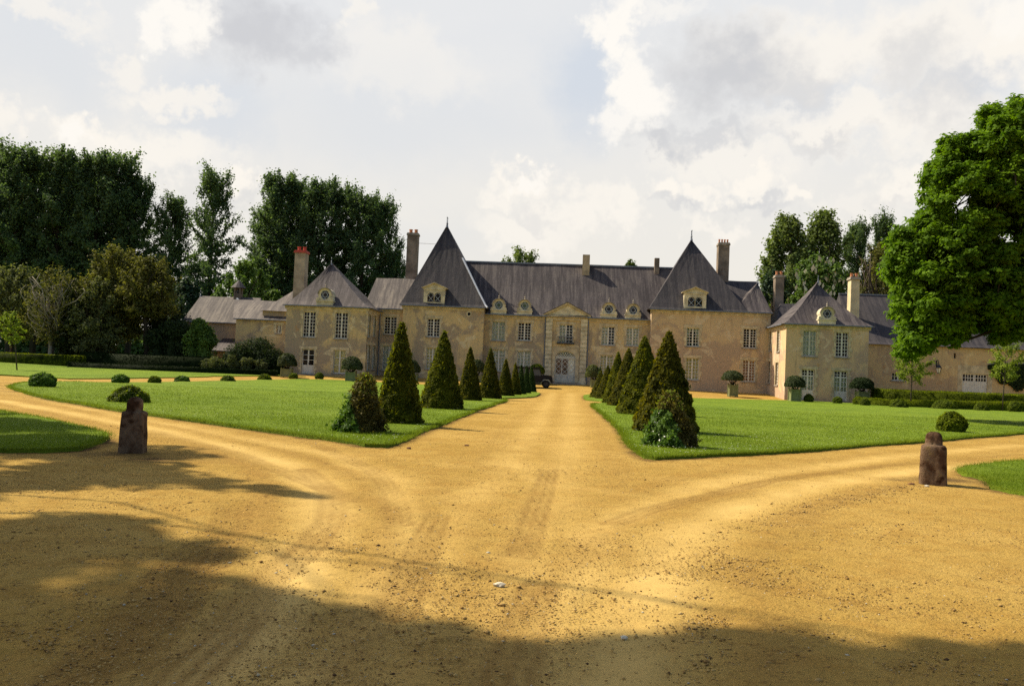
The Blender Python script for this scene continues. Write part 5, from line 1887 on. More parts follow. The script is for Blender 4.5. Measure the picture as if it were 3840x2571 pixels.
# ================================================================== low service building on the left
serv = empty('service_building', Bw(B(880, 1300, -1)[0], 0, .5), 'low slate-roofed service building with little bell turret left of the chateau', 'outbuilding')
vS = -2.0; fS = fr_front(vS)
s0_, s1_ = B(883, 1250, vS)[0], pl[0] + .2
zS = B(975, 1199, vS)[1]
q = bx(1036, 1053, 1218, 1249, vS)
wall(serv, fS, s0_, s1_, -.4, zS, [q], M['plaster'])
window(serv, fS, *q, cols=2, rows=2, surround='stone_pale', quoins=False)
b = MB(fS); b.box(s0_ - .15, s1_ - .2, -.38, -.26, zS - .04, zS + .06); b.build('gutter', M['lead'], serv)
rz = B(1000, 1127, 2.5)[1]
roof(serv, s0_, s1_ + 1, vS, 7.0, zS + .02, (B(880, 1127, 2.5)[0], 2.5), (s1_ + 1, 2.5), rz, M['slate_lichen'], PROF_STRAIGHT, .25, sub=8)
b = MB(Bw); b.box(s0_ + .05, s1_, vS + .46, 6.8, -.4, zS - .02); b.build('inner_wall', M['plaster'], serv)
vF = 1.0; fF = fr_front(vF)
f0, f1 = B(690, 1240, vF)[0], B(886, 1240, vF)[0]
zF = B(785, 1209, vF)[1]
wall(serv, fF, f0, f1, -.4, zF, [], M['plaster_grey'])
rf = B(752, 1109, 5.0); rf2 = B(900, 1113, 5.0)
roof(serv, f0, f1 + 2, vF, 9.0, zF + .02, (rf[0], 5.0), (f1 + 1, 5.0), rf[1], M['slate_lichen'], PROF_SLIGHT, .3, sub=8)
b = MB(Bw); b.box(f0 + .05, f1 + 1.5, vF + .46, 8.8, -.4, zF - .02); b.build('inner_wall', M['plaster_grey'], serv)
finial(serv, rf[0], 5.0, rf[1], .6)
b = MB(fF); b.box(f0 - .2, f1, -.40, -.28, zF - .04, zF + .06); b.build('gutter', M['lead'], serv)
# bell turret
tu, tz = B(893, 1112, 5.0)
b = MB(Bw)
for a_, c_ in ((-.28, -.28), (.28, -.28), (.28, .28), (-.28, .28)):
    b.box(tu + a_ - .09, tu + a_ + .09, 5 + c_ - .09, 5 + c_ + .09, tz - .9, B(893, 1078, 5)[1])
b.box(tu - .36, tu + .36, 4.64, 5.36, tz - .9, tz + .3)
ot = b.build('bell_turret', M['chimney_dark'], serv)
b = MB(Bw); zc = B(893, 1078, 5)[1]
b.lathe(tu, 5, [(.85, zc - .05), (.5, zc + .35), (.2, zc + .66), (.02, zc + .85)], 12); b.build('turret_roof', M['slate'], ot)
b = MB(Bw); b.lathe(tu, 5, [(.03, zc - .15), (.08, zc - .2), (.16, zc - .45), (.2, zc - .6)], 10); b.build('bell', M['iron'], ot)
# lead valley and skylight
b = MB(Bw)
zz = lambda v_: zF + (rf[1] - zF) * (v_ - vF) / (5 - vF) + .12
b.tube([(tu + .1, 4.6, zz(4.6)), (tu + .9, 3.6, zz(3.6)), (tu + 1.3, 2.0, zz(2.0))], [.16, .17, .1], 6); b.build('lead_valley', M['lead'], serv)
su, szz = B(1029, 1140, 1.2)
sl = (rz - zS) / (2.5 - vS); 
b = MB(Bw); zv = lambda v_: zS + .14 + sl * (v_ - vS)
b.add([(su - .35, .6, zv(.6)), (su + .35, .6, zv(.6)), (su + .35, 1.7, zv(1.7)), (su - .35, 1.7, zv(1.7))], [(0, 1, 2, 3)])
osk = b.build('skylight', M['zinc'], serv)
# lean-to in front of the far part
l0, l1 = B(798, 1300, -1.5)[0], B(872, 1300, -1.5)[0]
zl0, zl1 = B(835, 1311, -1.5)[1], B(835, 1268, 1.0)[1]
b = MB(Bw); b.box(l0 + .1, l1, -1.4, 1.0, -.4, zl0 - .05); b.build('leanto_wall', M['plaster_barn'], serv)
b = MB(Bw); b.add([(l0, -1.8, zl0 - .1), (l1 + .2, -1.8, zl0 - .1), (l1 + .2, 1.0, zl1), (l0, 1.0, zl1), (l0, -1.8, zl0 - .2), (l1 + .2, -1.8, zl0 - .2), (l1 + .2, 1.0, zl1 - .1), (l0, 1.0, zl1 - .1)],
                  [(0, 1, 2, 3), (7, 6, 5, 4), (0, 4, 5, 1), (1, 5, 6, 2), (3, 7, 4, 0)])
b.build('leanto_roof', M['slate'], serv)

# ================================================================== long barn on the right
barn = empty('barn', Bw(B(3500, 1400, .6)[0], .6, .5), 'long low ochre barn with big slate roof behind the hedge and oak', 'barn')
vB = .6; fB = fr_front(vB)
b0, b1 = prr[1] - 1.5, B(4150, 1400, vB)[0]
zB = B(3540, 1301, vB)[1]
qw = bx(3344, 3393, 1397, 1426, vB); qs = bx(3577, 3585, 1324, 1343, vB); qd = bx(3608, 3703, 1401, 1470, vB); qd = (qd[0], qd[1], .55, qd[3])
wall(barn, fB, b0, b1, -.4, zB, [qw, qs, qd], M['plaster_barn'])
window(barn, fB, *qw, cols=4, rows=2, surround=None)
b = MB(fB); b.add([(qs[0], .3, qs[2]), (qs[1], .3, qs[2]), (qs[1], .3, qs[3]), (qs[0], .3, qs[3])], [(0, 1, 2, 3)]); b.build('slit_dark_sheet', M['iron'], barn)  # near-black sheet standing in for the dark inside the slit
# barn door with a glazed strip on top
f = MB(fB); a, c, z0_, z1_ = qd; cm = (a + c) / 2; zg2 = z1_ - (z1_ - z0_) * .36; zg2 = B(3655, 1429, vB)[1]
d0, d1 = .12, .2
f.box(a, cm - .01, d0, d1, z0_, zg2); f.box(cm + .01, c, d0, d1, z0_, zg2)
for s_, e_ in ((a, cm - .01), (cm + .01, c)):
    f.box(s_, s_ + .1, d0, d1, zg2, z1_); f.box(e_ - .1, e_, d0, d1, zg2, z1_); f.box(s_ + .1, e_ - .1, d0, d1, z1_ - .1, z1_)
    zm = (zg2 + z1_ - .1) / 2
    f.box(s_ + .1, e_ - .1, d0 + .01, d1 - .01, zm - .03, zm + .03)
    for k in range(1, 4):
        x_ = s_ + .1 + (e_ - s_ - .2) * k / 4; f.box(x_ - .03, x_ + .03, d0 + .014, d1 - .014, zg2, z1_ - .1)
    for k in range(1, 6):
        x_ = s_ + (e_ - s_) * k / 6; f.box(x_ - .012, x_ + .012, d0 - .012, d0, z0_, zg2 - .05)
od = f.build('barn_door', M['white'], barn)
g = MB(fB); g.add([(a, d1 - .004, zg2), (c, d1 - .004, zg2), (c, d1 - .004, z1_), (a, d1 - .004, z1_)], [(0, 1, 2, 3)]); g.build('pane', M['glass_unlit'], od)
b = MB(fB); b.box(a - .45, a - .003, -.012, .1, .4, z1_ + .8); b.box(c + .003, c + .45, -.012, .1, .4, z1_ + .8); b.box(a - .0, c + .0, -.012, .1, z1_ + .004, z1_ + .8)
b.build('surround', M['door_surround'] if 'door_surround' in M else M['stone'], od)
vr = 6.2
ra = B(3128, 1101, vr); rbz = B(3500, 1108, vr)
roof(barn, ra[0] + .5, b1, vB, 2 * vr - vB, zB + .02, (ra[0] + .5, vr), (b1, vr), ra[1], M['slate_barn'] if 'slate_barn' in M else M['slate_dark'], PROF_SLIGHT, .3, sub=20)
b = MB(Bw); b.box(ra[0] + .5, b1, vr - .12, vr + .12, ra[1] - .05, ra[1] + .09); b.build('ridge_cap', M['lead'], barn)
b = MB(Bw); b.box(b0 + .1, b1 - .1, vB + .46, 2 * vr - vB - .2, -.4, zB - .03); b.build('inner_wall', M['plaster_barn'], barn)
ua, ub = B(3183, 1100, 3.0)[0], B(3218, 1100, 3.0)[0]
chimney(barn, ua, ub, 2.4, 3.6, zB + .5, B(3200, 1050, 3)[1], M['chimney_pale'], 2, True, 'terracotta', .05, label='cream chimney with terracotta cap')
# wall lantern
lu, lz = B(3511, 1385, vB)
ln = empty('wall_lantern', Bw(lu, vB, lz), 'iron wall lantern on a bracket on the barn wall', 'lantern')
b = MB(fB)
b.tube([(lu, .0, lz + .75), (lu, -.3, lz + .95), (lu, -.55, lz + .75), (lu, -.6, lz + .45)], [.03, .03, .03, .03], 6); b.box(lu - .06, lu + .06, -.03, -.001, lz + .3, lz + .9)
b.tube([(lu, -.02, lz + .3), (lu, -.3, lz + .5), (lu, -.55, lz + .75)], [.022, .022, .022], 6)
b.build('bracket', M['iron'], ln)
b = MB(fB); b.lathe(lu, -.6, [(.06, lz + .5), (.30, lz + .2), (.31, lz + .14)], 6); b.lathe(lu, -.6, [(.1, lz - .42), (.14, lz - .36)], 6)
for k in range(6):
    aa = math.pi / 3 * k
    b.tube([(lu + .28 * math.cos(aa), -.6 + .28 * math.sin(aa), lz + .15), (lu + .13 * math.cos(aa), -.6 + .13 * math.sin(aa), lz - .37)], [.015, .015], 4)
b.build('lantern_frame', M['iron'], ln)
b = MB(fB); b.lathe(lu, -.6, [(.12, lz - .36), (.26, lz + .14)], 6); b.build('lantern_glass', M['curtain_white'], ln)
# ================================================================== hedges
def hedge(name, poly, h, mat, label, cat='hedge', n=9000, leaf=.07, z0=None, group=None, climb=0.0, front_=None):
    """clipped hedge: plan outline (world xy, counter-clockwise), dense core plus a coat of leaves"""
    poly = np.asarray(poly, float)
    c = poly.mean(0)
    zb = float(zg(c[1])) if z0 is None else z0
    m_ = len(poly)
    per = np.linalg.norm(np.roll(poly, -1, 0) - poly, axis=1); cum = np.concatenate([[0], np.cumsum(per)])
    A = 0.5 * abs(np.sum(poly[:, 0] * np.roll(poly[:, 1], -1) - np.roll(poly[:, 0], -1) * poly[:, 1]))
    side_area = cum[-1] * h
    ns = int(n * side_area / (side_area + A)); nt = n - ns
    s = rng.uniform(0, cum[-1], ns); i = np.clip(np.searchsorted(cum, s) - 1, 0, m_ - 1)
    f = ((s - cum[i]) / per[i])[:, None]
    Pxy = poly[i] * (1 - f) + np.roll(poly, -1, 0)[i] * f
    t = (np.roll(poly, -1, 0) - poly)[i]; nn = nrm(np.stack([t[:, 1], -t[:, 0]], 1))
    y0_, y1_ = poly[:, 1].min(), poly[:, 1].max()
    yn = poly[np.argmin(np.abs(poly[:, 0] - poly[:, 0].min())), 1]
    def hh(XY):
        # the front line runs obliquely, so measure depth from it
        a_, b2 = front_ if front_ is not None else (poly[0], poly[1])
        tt_ = b2 - a_; nn_ = np.array([-tt_[1], tt_[0]]) / np.linalg.norm(tt_)
        return h + climb * np.clip((np.asarray(XY) - a_) @ nn_, 0, 9)
    Pz = rng.uniform(0, 1, ns) * hh(Pxy)
    bul = .05 * vnoise(np.stack([s, Pz * 2], 1), 1.1, 51) + rng.normal(0, .025, ns)
    P1 = np.column_stack([Pxy + nn * bul[:, None], Pz]); N1 = np.column_stack([nn, np.full(ns, .3)])
    lo, hi = poly.min(0), poly.max(0)
    Q_ = rng.uniform(lo, hi, (nt * 6 + 50, 2)); Q_ = Q_[inpoly(Q_, poly)][:nt]
    P2 = np.column_stack([Q_, hh(Q_) + .035 * vnoise(Q_, 1.1, 52) + rng.normal(0, .02, len(Q_))]); N2 = np.tile([0, 0, 1.0], (len(Q_), 1))
    P = np.vstack([P1, P2]); N = np.vstack([N1, N2])
    off = np.array([c[0], c[1], zb])
    P[:, :2] -= c
    Q = leaves(P, N, leaf, 1.5, .6)
    core = (poly - c) * .985
    ch_ = hh(core + c)
    EV = [(x, y, 0) for x, y in core] + [(x, y, hz - .03) for (x, y), hz in zip(core, ch_)]
    EF = [tuple(range(m_, 2 * m_))] + [(k, (k + 1) % m_, m_ + (k + 1) % m_, m_ + k) for k in range(m_)]
    o = link(name, quad_mesh(name, Q, (EV, EF)), M[mat], None, off)
    return tag(o, label, cat, group)


def G2(px, py, Y):
    p = AT(px, py, Y); return np.array([p[0], Y])


# tall hedge on the right: lit end face and long dark front
A_ = G2(3352, 1490, 75.4); Bb = G2(3258, 1486, 77.6)
R_ = np.array([60.0, 74.4])
hedge('tall_hedge', [A_, R_, R_ + [0, 2.6], Bb], 1.36, 'hedge', 'tall clipped hedge with sunlit end in front of the barn', n=30000, leaf=.08, climb=.05)
A_ = G2(3352, 1521, 73.4); L0 = G2(3198, 1513, 74.6); L1 = G2(3212, 1486, 77.0)
hedge('low_hedge', [L0, A_, np.array([58.0, 71.8]), np.array([58.0, 72.8]), A_ + [.8, 1.4], G2(3350, 1490, 74.6), L1], .48, 'hedge', 'low clipped hedge with broad yellow-green top before the tall hedge', n=24000, leaf=.07, climb=.085)
# left: lit low hedge at the far edge, dark clipped hedge, low strip
hedge('lit_hedge', [np.array([-60, 88.2]), G2(300, 1352, 84.0), G2(300, 1352, 84.0) + [0, 1.2], np.array([-60, 89.4])], .95, 'hedge', 'low hedge with sunlit top at the far left edge of the lawn', n=9000, leaf=.09)
hedge('dark_hedge', [G2(300, 1365, 86.0), G2(1058, 1400, 85.0), G2(1058, 1400, 86.5), G2(300, 1365, 87.5)], 1.35, 'hedge_shaded', 'long dark clipped hedge in the shade left of the left pavilion', n=16000, leaf=.09)
hedge('box_edging', [G2(255, 1362, 83.3), G2(1040, 1403, 83.2), G2(1040, 1403, 83.9), G2(255, 1362, 84.0)], .5, 'hedge_shaded', 'low dark box edging strip at the foot of the dark hedge', n=9000, leaf=.08)


def bushmass(x0, x1, y0, y1, Y, mat, label, n=5000, leaf=.13, depth=None, cat='shrub', group=None, name='shrub', clumps=14, squash=1.0):
    """loose free-growing shrub: several overlapping leaf mounds"""
    pb = AT((x0 + x1) / 2, y1, Y); pt = AT((x0 + x1) / 2, y0, Y)
    zb = float(zg(Y)); H = pt[2] - zb; Wd = (x1 - x0) * Y / F / 2
    dp = depth or Wd * .8
    C = []
    for k in range(clumps):
        u = rng.uniform(-.75, .75); v = rng.uniform(-.7, .7)
        top = (1 - .55 * abs(u) ** 2.2) * rng.uniform(.72, 1.0)
        C.append((u * Wd, v * dp, H * top))
    P = []; N = []
    n = int(n * 1.8); leaf *= .8
    per = n // clumps
    for (cx, cy, ct) in C:
        r = min(Wd * .42, ct * .5)
        d = nrm(rng.normal(0, 1, (per, 3))); 
        f = (1 - .4 * rng.uniform(0, 1, per) ** 2 + rng.exponential(.07, per))[:, None]
        zc = ct - r
        q = d * f * np.array([r, r, r]) + np.array([cx, cy, zc])
        # skirt down to the ground
        low = rng.uniform(0, 1, per) < .25
        q[low, 2] = rng.uniform(0.02, zc, low.sum()); q[:, :2] += rng.normal(0, .12 * r, (per, 2))
        P.append(q); N.append(d + np.array([0, 0, .3]))
    P = np.vstack(P); N = np.vstack(N)
    P[:, 2] = np.maximum(P[:, 2], .03)
    b = MB()
    for (cx, cy, ct) in C:
        r = min(Wd * .26, ct * .32)
        b.lathe(cx * .8, cy * .8, [(r * .9, 0), (r, ct * .35), (r * .7, ct * .62), (r * .2, ct * .74)], 8)
    o = link(name, quad_mesh(name, leaves(P, N, leaf, 1.6, .8), (b.v, b.f)), M[mat], None, (pb[0], Y, zb))
    return tag(o, label, cat, group)


bushmass(858, 1062, 1262, 1360, 86.9, 'dark_shrub', 'large blackish evergreen shrub against the low service building', 9000, .15)
for x0, x1, y0, y1, lab in [(760, 850, 1328, 1388, 'leftmost light green shrub above the dark hedge by the pavilion'), (838, 905, 1330, 1388, 'pale-leaved middle shrub above the dark hedge by the pavilion'),
                            (895, 952, 1332, 1388, 'small light shrub above the dark hedge, right of the pale middle one'), (950, 1002, 1340, 1388, 'round light shrub nearest the dark gap beside the pavilion')]:
    bushmass(x0, x1, y0, y1, 84.6, 'olive', lab, 2600, .11, group='light shrubs behind the dark hedge', clumps=8)
bushmass(690, 800, 1190, 1370, 87.5, 'broadleaf', 'dark leafy shrub with sunny top before the far gable of the service building', 6000, .2)
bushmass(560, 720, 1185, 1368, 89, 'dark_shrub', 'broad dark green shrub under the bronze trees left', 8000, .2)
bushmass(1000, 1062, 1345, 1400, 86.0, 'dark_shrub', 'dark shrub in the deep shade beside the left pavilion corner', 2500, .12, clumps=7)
# ivy on the barn
u0_, u1_ = B(3704, 1410, vB)[0], B(3990, 1410, vB)[0]
n = 9000
s_ = rng.uniform(u0_, u1_, n); tt = (s_ - u0_) / (u1_ - u0_)
topz = B(3760, 1362, vB)[1]
lowz = topz - 1.0 - 1.6 * np.clip((s_ - u0_ - .5) / 2.0, 0, 1) + .55 * np.sin(s_ * 2.3) * np.sin(s_ * .9 + 1)
z_ = lowz + (topz - lowz) * rng.uniform(0, 1, n) ** .8
topn = topz - np.maximum(0, .7 - (s_ - u0_)) * .6 + .08 * np.sin(s_ * 5)
z_ = np.minimum(z_, topn + rng.normal(0, .06, n))
P = np.array([Bw(a, vB - .05 - rng.uniform(0, .22), c) for a, c in zip(s_, z_)])
N = np.tile(-VA + np.array([0, 0, .3]), (n, 1))
c = P.mean(0)
tag(link('ivy', quad_mesh('ivy', leaves(P - c, N, .13, 1.3, .6)), M['dark_shrub'], None, c), 'dark ivy hanging on the barn wall right of the barn door', 'ivy')


# ================================================================== potted umbrella shrubs
def potted(tx0, tx1, ty0, ty1, cx0, cx1, cy0, cy1, Y, label, dome=.9, mat='bay', n=5000):
    g = AT((tx0 + tx1) / 2, ty1, Y); zb = float(zg(Y)); g = np.array([g[0], Y, zb])
    w = (tx1 - tx0) * Y / F / 2; ht_ = AT((tx0 + tx1) / 2, ty0, Y)[2] - zb
    root = empty('potted_shrub', g, label, 'potted shrub', 'umbrella-clipped shrubs in green tubs')
    b = MB()
    b.box(-w + .06, w - .06, -w + .06, w - .06, .06, ht_ - .05)
    for a in (-1, 1):
        for c in (-1, 1):
            b.box(a * w - a * .12, a * w, c * w - c * .12, c * w, 0, ht_ + .03)
            b.lathe(a * (w - .06), c * (w - .06), [(.03, ht_ + .03), (.07, ht_ + .08), (.06, ht_ + .13), (.01, ht_ + .16)], 8)
    for a in (-1, 1):
        b.box(-w + .121, w - .121, a * w - a * .07, a * w - a * .02, .06, .16); b.box(-w + .121, w - .121, a * w - a * .07, a * w - a * .02, ht_ - .12, ht_ - .0)
        b.box(a * w - a * .07, a * w - a * .02, -w + .121, w - .121, .06, .16); b.box(a * w - a * .07, a * w - a * .02, -w + .121, w - .121, ht_ - .12, ht_ - .0)
    b.build('tub', M['tub'], root, local=True)
    s = MB(); s.box(-w + .09, w - .09, -w + .09, w - .09, ht_ - .045, ht_ - .03); s.build('soil', M['soil'], root, local=True)
    zc0 = AT((cx0 + cx1) / 2, cy1, Y)[2] - zb; zc1 = AT((cx0 + cx1) / 2, cy0, Y)[2] - zb
    xc = AT((cx0 + cx1) / 2, (cy0 + cy1) / 2, Y)[0] - g[0]; Rc = (cx1 - cx0) * Y / F / 2
    b = MB()
    for k in range(7):
        a = 2 * math.pi * k / 7 + rng.uniform(-.2, .2); rr = Rc * rng.uniform(.4, .72)
        b.tube([(.05 * math.cos(a), .05 * math.sin(a), ht_ - .1), (.14 * math.cos(a) + xc * .4, .14 * math.sin(a), ht_ + (zc0 - ht_) * .45), (xc + rr * math.cos(a), rr * math.sin(a), zc0 + (zc1 - zc0) * .35)], [.045, .04, .025], 6)
    b.build('stem', M['bark_dark'], root, local=True, smooth=True)
    a = rng.uniform(0, 2 * math.pi, n); ct = rng.uniform(-.25, 1, n); rs = np.sqrt(np.clip(1 - ct ** 2, 0, 1))
    f = (1 - .2 * rng.uniform(0, 1, n) ** 2) * (1 + .06 * np.sin(a * 5 + ct * 7))
    cz = zc0 + (zc1 - zc0) * .28
    P = np.stack([xc + Rc * rs * np.cos(a) * f, Rc * rs * np.sin(a) * f, cz + np.where(ct > 0, (zc1 - cz), (cz - zc0) * 2.2) * ct * f], 1)
    N = np.stack([rs * np.cos(a), rs * np.sin(a), ct + .4], 1)
    b = MB(); b.lathe(xc, 0, [(Rc * .55, cz - (cz - zc0) * .3), (Rc * .82, cz), (Rc * .68, cz + (zc1 - cz) * .55), (Rc * .3, cz + (zc1 - cz) * .82)], 12)
    link('crown', quad_mesh('crown', leaves(P, N, .085, 1.6, .7), (b.v, b.f)), M[mat], root)
    return root


potted(1055, 1094, 1383, 1416, 1042, 1112, 1325, 1378, 82.5, 'umbrella-clipped shrub in a green tub at the left corner of the left pavilion')
potted(1297, 1334, 1395, 1427, 1282, 1359, 1337, 1392, 80.5, 'fan-shaped clipped shrub in a green tub before the yellow-panelled window')
potted(1530, 1566, 1405, 1440, 1512, 1576, 1350, 1402, 86.0, 'umbrella-clipped shrub mostly hidden behind the tallest left yew')
potted(1772, 1806, 1408, 1440, 1755, 1822, 1348, 1400, 87.0, 'clipped shrub between the twin bronze yews, tub hidden by them')
potted(1998, 2030, 1410, 1443, 1984, 2042, 1365, 1406, 87.6, 'clipped shrub behind the dark car beside the left pilaster', mat='box')
potted(2214, 2248, 1424, 1456, 2196, 2252, 1368, 1420, 86.2, 'round clipped shrub in a green tub right of the entrance door', mat='olive')
potted(2731, 2764, 1443, 1475, 2708, 2786, 1390, 1430, 81.5, 'flat-topped clipped shrub in a green tub before the right tower block')
potted(2960, 2999, 1459, 1498, 2945, 3018, 1409, 1456, 76.8, 'umbrella-clipped shrub in a green tub at the sunlit corner of the right pavilion')
potted(3212, 3252, 1468, 1506, 3190, 3275, 1415, 1462, 77.4, 'dark mushroom-shaped shrub behind the end of the low hedge', mat='dark_shrub')


# ================================================================== trees
def tree(name, base, H, label, cat, group, clumps, n, leaf, mat, bark, trunk_r, limbs, crown_r=1.0, lean=(0, 0), extra=None, elong=1.5, bare=False):
    """base: world point; clumps: array (k,4) of x,y,z,r relative to the base; limbs: list of polylines with radii"""
    root = empty(name, base, label, cat, group)
    b = MB()
    for P_, r_ in limbs:
        b.tube(P_, r_, 7)
    b.build('trunk', M[bark], root, local=True, smooth=True)
    crown_mesh(root, clumps, int(n * 1.7), leaf * .76, mat, elong)
    return root


def crown_pts(clumps, n, soft=False):
    clumps = np.asarray(clumps, float)
    w = clumps[:, 3] ** 2; w /= w.sum()
    i = rng.choice(len(clumps), n, p=w)
    d = nrm(rng.normal(0, 1, (n, 3)))
    rr = clumps[i, 3] * (rng.uniform(0, 1, n) ** .45 if not soft else np.minimum(np.abs(rng.normal(0, .62, n)), 1.25))
    P = clumps[i, :3] + d * rr[:, None] * np.array([1, 1, .8])
    c0 = clumps[:, :3].mean(0)
    if soft:      # each mass is drawn out along its own twig
        ax = nrm(nrm(clumps[:, :3] - c0) * .8 + np.array([0, 0, .6]) + rng.normal(0, .35, (len(clumps), 3)))
        P = P + ax[i] * (np.clip(rng.normal(0, .75, n), -1.3, 1.3) * clumps[i, 3])[:, None]
    N = nrm(nrm(P - c0) * .5 + d * .6 + np.array([0, 0, .55]))
    return P, N


def crown_mesh(root, clumps, n, leaf, mat, elong=1.5, name='crown'):
    P, N = crown_pts(clumps, n, True)
    zl = .10 * P[:, 2].max(); lo_ = P[:, 2] < zl; P[lo_, 2] = zl + np.abs(rng.normal(0, .12, lo_.sum())) * P[:, 2].max()
    return link(name, quad_mesh(name, leaves(P, N, leaf, elong, .55)), M[mat], root)


def limb(a, b_, r0_, r1_, bend=.12, k=5):
    a = np.array(a, float); b_ = np.array(b_, float); L = np.linalg.norm(b_ - a)
    off = rng.normal(0, bend * L, 3) * np.array([1, 1, .4])
    P = []; R_ = []
    for i in range(k + 1):
        t = i / k
        P.append(a + (b_ - a) * t + off * math.sin(math.pi * t) + rng.normal(0, .015 * L, 3) * (0 < i < k)); R_.append(r0_ + (r1_ - r0_) * t)
    return (P, R_)


# ---- poplars: a few shapes, then copies
def poplar_proto(H, Rm, n, seed, open_=0.0, z_low=.16):
    r = np.random.default_rng(seed)
    limbs = [([(0, 0, -.4), (.1, 0, H * .3), (-.1, .1, H * .6), (0, 0, H * .94)], [H * .016, H * .013, H * .008, .05])]
    cl = []
    nb = int(58 - 20 * open_)
    for k in range(nb):
        t = z_low + (.93 - z_low) * ((k + r.uniform(0, 1)) / nb)
        a = k * 2.4 + r.uniform(-.5, .5)
        rad = Rm * (math.sin(min(1, (t - z_low * .6) / .5) * math.pi / 2) * .9 + .1) * (1 - .85 * max(0, (t - .48) / .52) ** 1.9) * r.uniform(.65, 1.1)
        rise = H * r.uniform(.09, .17)
        A = np.array([0, 0, H * t]); E_ = np.array([rad * math.cos(a), rad * math.sin(a), min(H * .985, H * t + rise)])
        if k % 2 == 0:
            limbs.append(([A, A * .4 + E_ * .6 + [0, 0, -rise * .2], E_], [H * .004 * (1.15 - t), H * .003 * (1.1 - t), .02]))
        m_ = 4
        for q in range(m_):
            f = .35 + .65 * (q + r.uniform(0, .8)) / m_
            c = A + (E_ - A) * f + r.normal(0, .35, 3)
            cl.append((*c, r.uniform(.65, 1.25) * (1 - .35 * open_)))
    # spiky leaders at the top
    for k in range(9):
        a = r.uniform(0, 6.28); q = r.uniform(0, Rm * .5)
        z = H * r.uniform(.86, .97)
        cl.append((q * math.cos(a), q * math.sin(a), z, r.uniform(.5, .85))); cl.append((q * math.cos(a), q * math.sin(a), z + .9, .42))
    cl.append((0, 0, H * .985, .5)); cl.append((0, 0, H * .95, .8))
    return limbs, cl, n


POP = []
for k, (Rm, op) in enumerate([(4.3, 0), (4.8, .1), (3.9, .25), (4.6, .0)]):
    limbs, cl, n = poplar_proto(30.0, Rm * 1.12, 13000, 100 + k, op)
    b = MB()
    for P_, r_ in limbs: b.tube(P_, r_, 6)
    tm = bpy.data.meshes.new('trunk'); tm.from_pydata(np.array(b.v).tolist(), [], b.f); tm.update(); tm.materials.append(M['bark_dark'])
    P, N = crown_pts(cl, 34000 if op < .2 else 22000, True)
    cm_ = quad_mesh('crown', leaves(P, N, .27, 1.25, .6)); cm_.materials.append(M['poplar'])
    POP.append((tm, cm_))


def poplar(px, base_py, top_py, Y, k, label, group, wide=1.0):
    p = AT(px, base_py, Y); zb = float(zg(Y)); t = AT(px, top_py, Y)
    H = t[2] - zb
    x = p[0]
    H -= 15 * Y / F
    root = empty('poplar', (t[0] * .35 + x * .65, Y, zb), label, 'poplar', group)
    s = H / 30.0
    root.scale = (s * wide, s * wide, s)
    root.rotation_euler = (0, 0, k * 2.1 + px * .01)
    for nm, me in (('trunk', POP[k % 4][0]), ('crown', POP[k % 4][1])):
        o = bpy.data.objects.new(nm, me); COL.objects.link(o); o.parent = root
    return root


PG1 = 'poplars of the tall dark row at the left edge'
PG2 = 'poplars of the group behind the left pavilion'
for i, (px, top, Y, k, wd, lab) in enumerate([
    (-70, 545, 128, 0, 1.1, 'poplar cut by the left edge of the picture, tallest row'),
    (45, 535, 126, 1, 1.0, 'tallest poplar in the dark row, first one fully in view from the left'),
    (135, 575, 134, 2, 1.1, 'poplar second from the left in the dark row, in the dip beside the tallest'),
    (205, 553, 127, 3, 1.0, 'poplar third from the left in the dark row, with flat-topped crown'),
    (280, 590, 136, 0, 1.1, 'poplar fourth from the left in the dark row, behind its neighbours'),
    (345, 562, 128, 1, 1.0, 'poplar fifth from the left in the dark row, near the middle'),
    (425, 570, 130, 2, 1.05, 'poplar sixth from the left in the dark row, second to last'),
    (490, 655, 133, 3, 1.0, 'last and lower poplar at the right end of the dark row'),
    (-10, 610, 142, 3, 1.2, 'poplar in the second rank far left, seen through the gap beside the edge'),
    (245, 640, 144, 2, 1.2, 'poplar in the second rank behind the flat-topped crown'),
    (630, 728, 128, 0, .95, 'shorter poplar standing between the dark row and the lone open one')]):
    poplar(px, 1370, top, Y, k, lab, PG1, wd)
poplar(782, 1380, 632, 122, 2, 'lone tall poplar with open see-through crown left of the service building turret', 'poplars of the tall dark row at the left edge', .95)
for i, (px, top, Y, k, wd, lab) in enumerate([
    (1035, 640, 132, 1, 1.05, 'tallest poplar of the group above the left pavilion, its left peak'),
    (985, 760, 136, 2, 1.0, 'lower poplar on the left flank of the group above the left pavilion'),
    (1108, 690, 136, 0, 1.0, 'poplar second peak from the left of the group above the left pavilion'),
    (1186, 668, 131, 3, 1.0, 'poplar third peak of the group, straight above the red-capped chimney'),
    (1280, 688, 133, 2, 1.0, 'poplar fourth peak of the group, above the pavilion roof tip'),
    (1352, 712, 130, 1, .95, 'poplar fifth peak of the group, right of the pavilion roof tip'),
    (1422, 740, 132, 0, .85, 'rightmost full poplar of the group beside the tall slim chimney'),
    (1468, 930, 130, 3, .85, 'low poplar at the right foot of the group next to the slim chimney')]):
    poplar(px, 1390, top, Y, k, lab, PG2, wd)


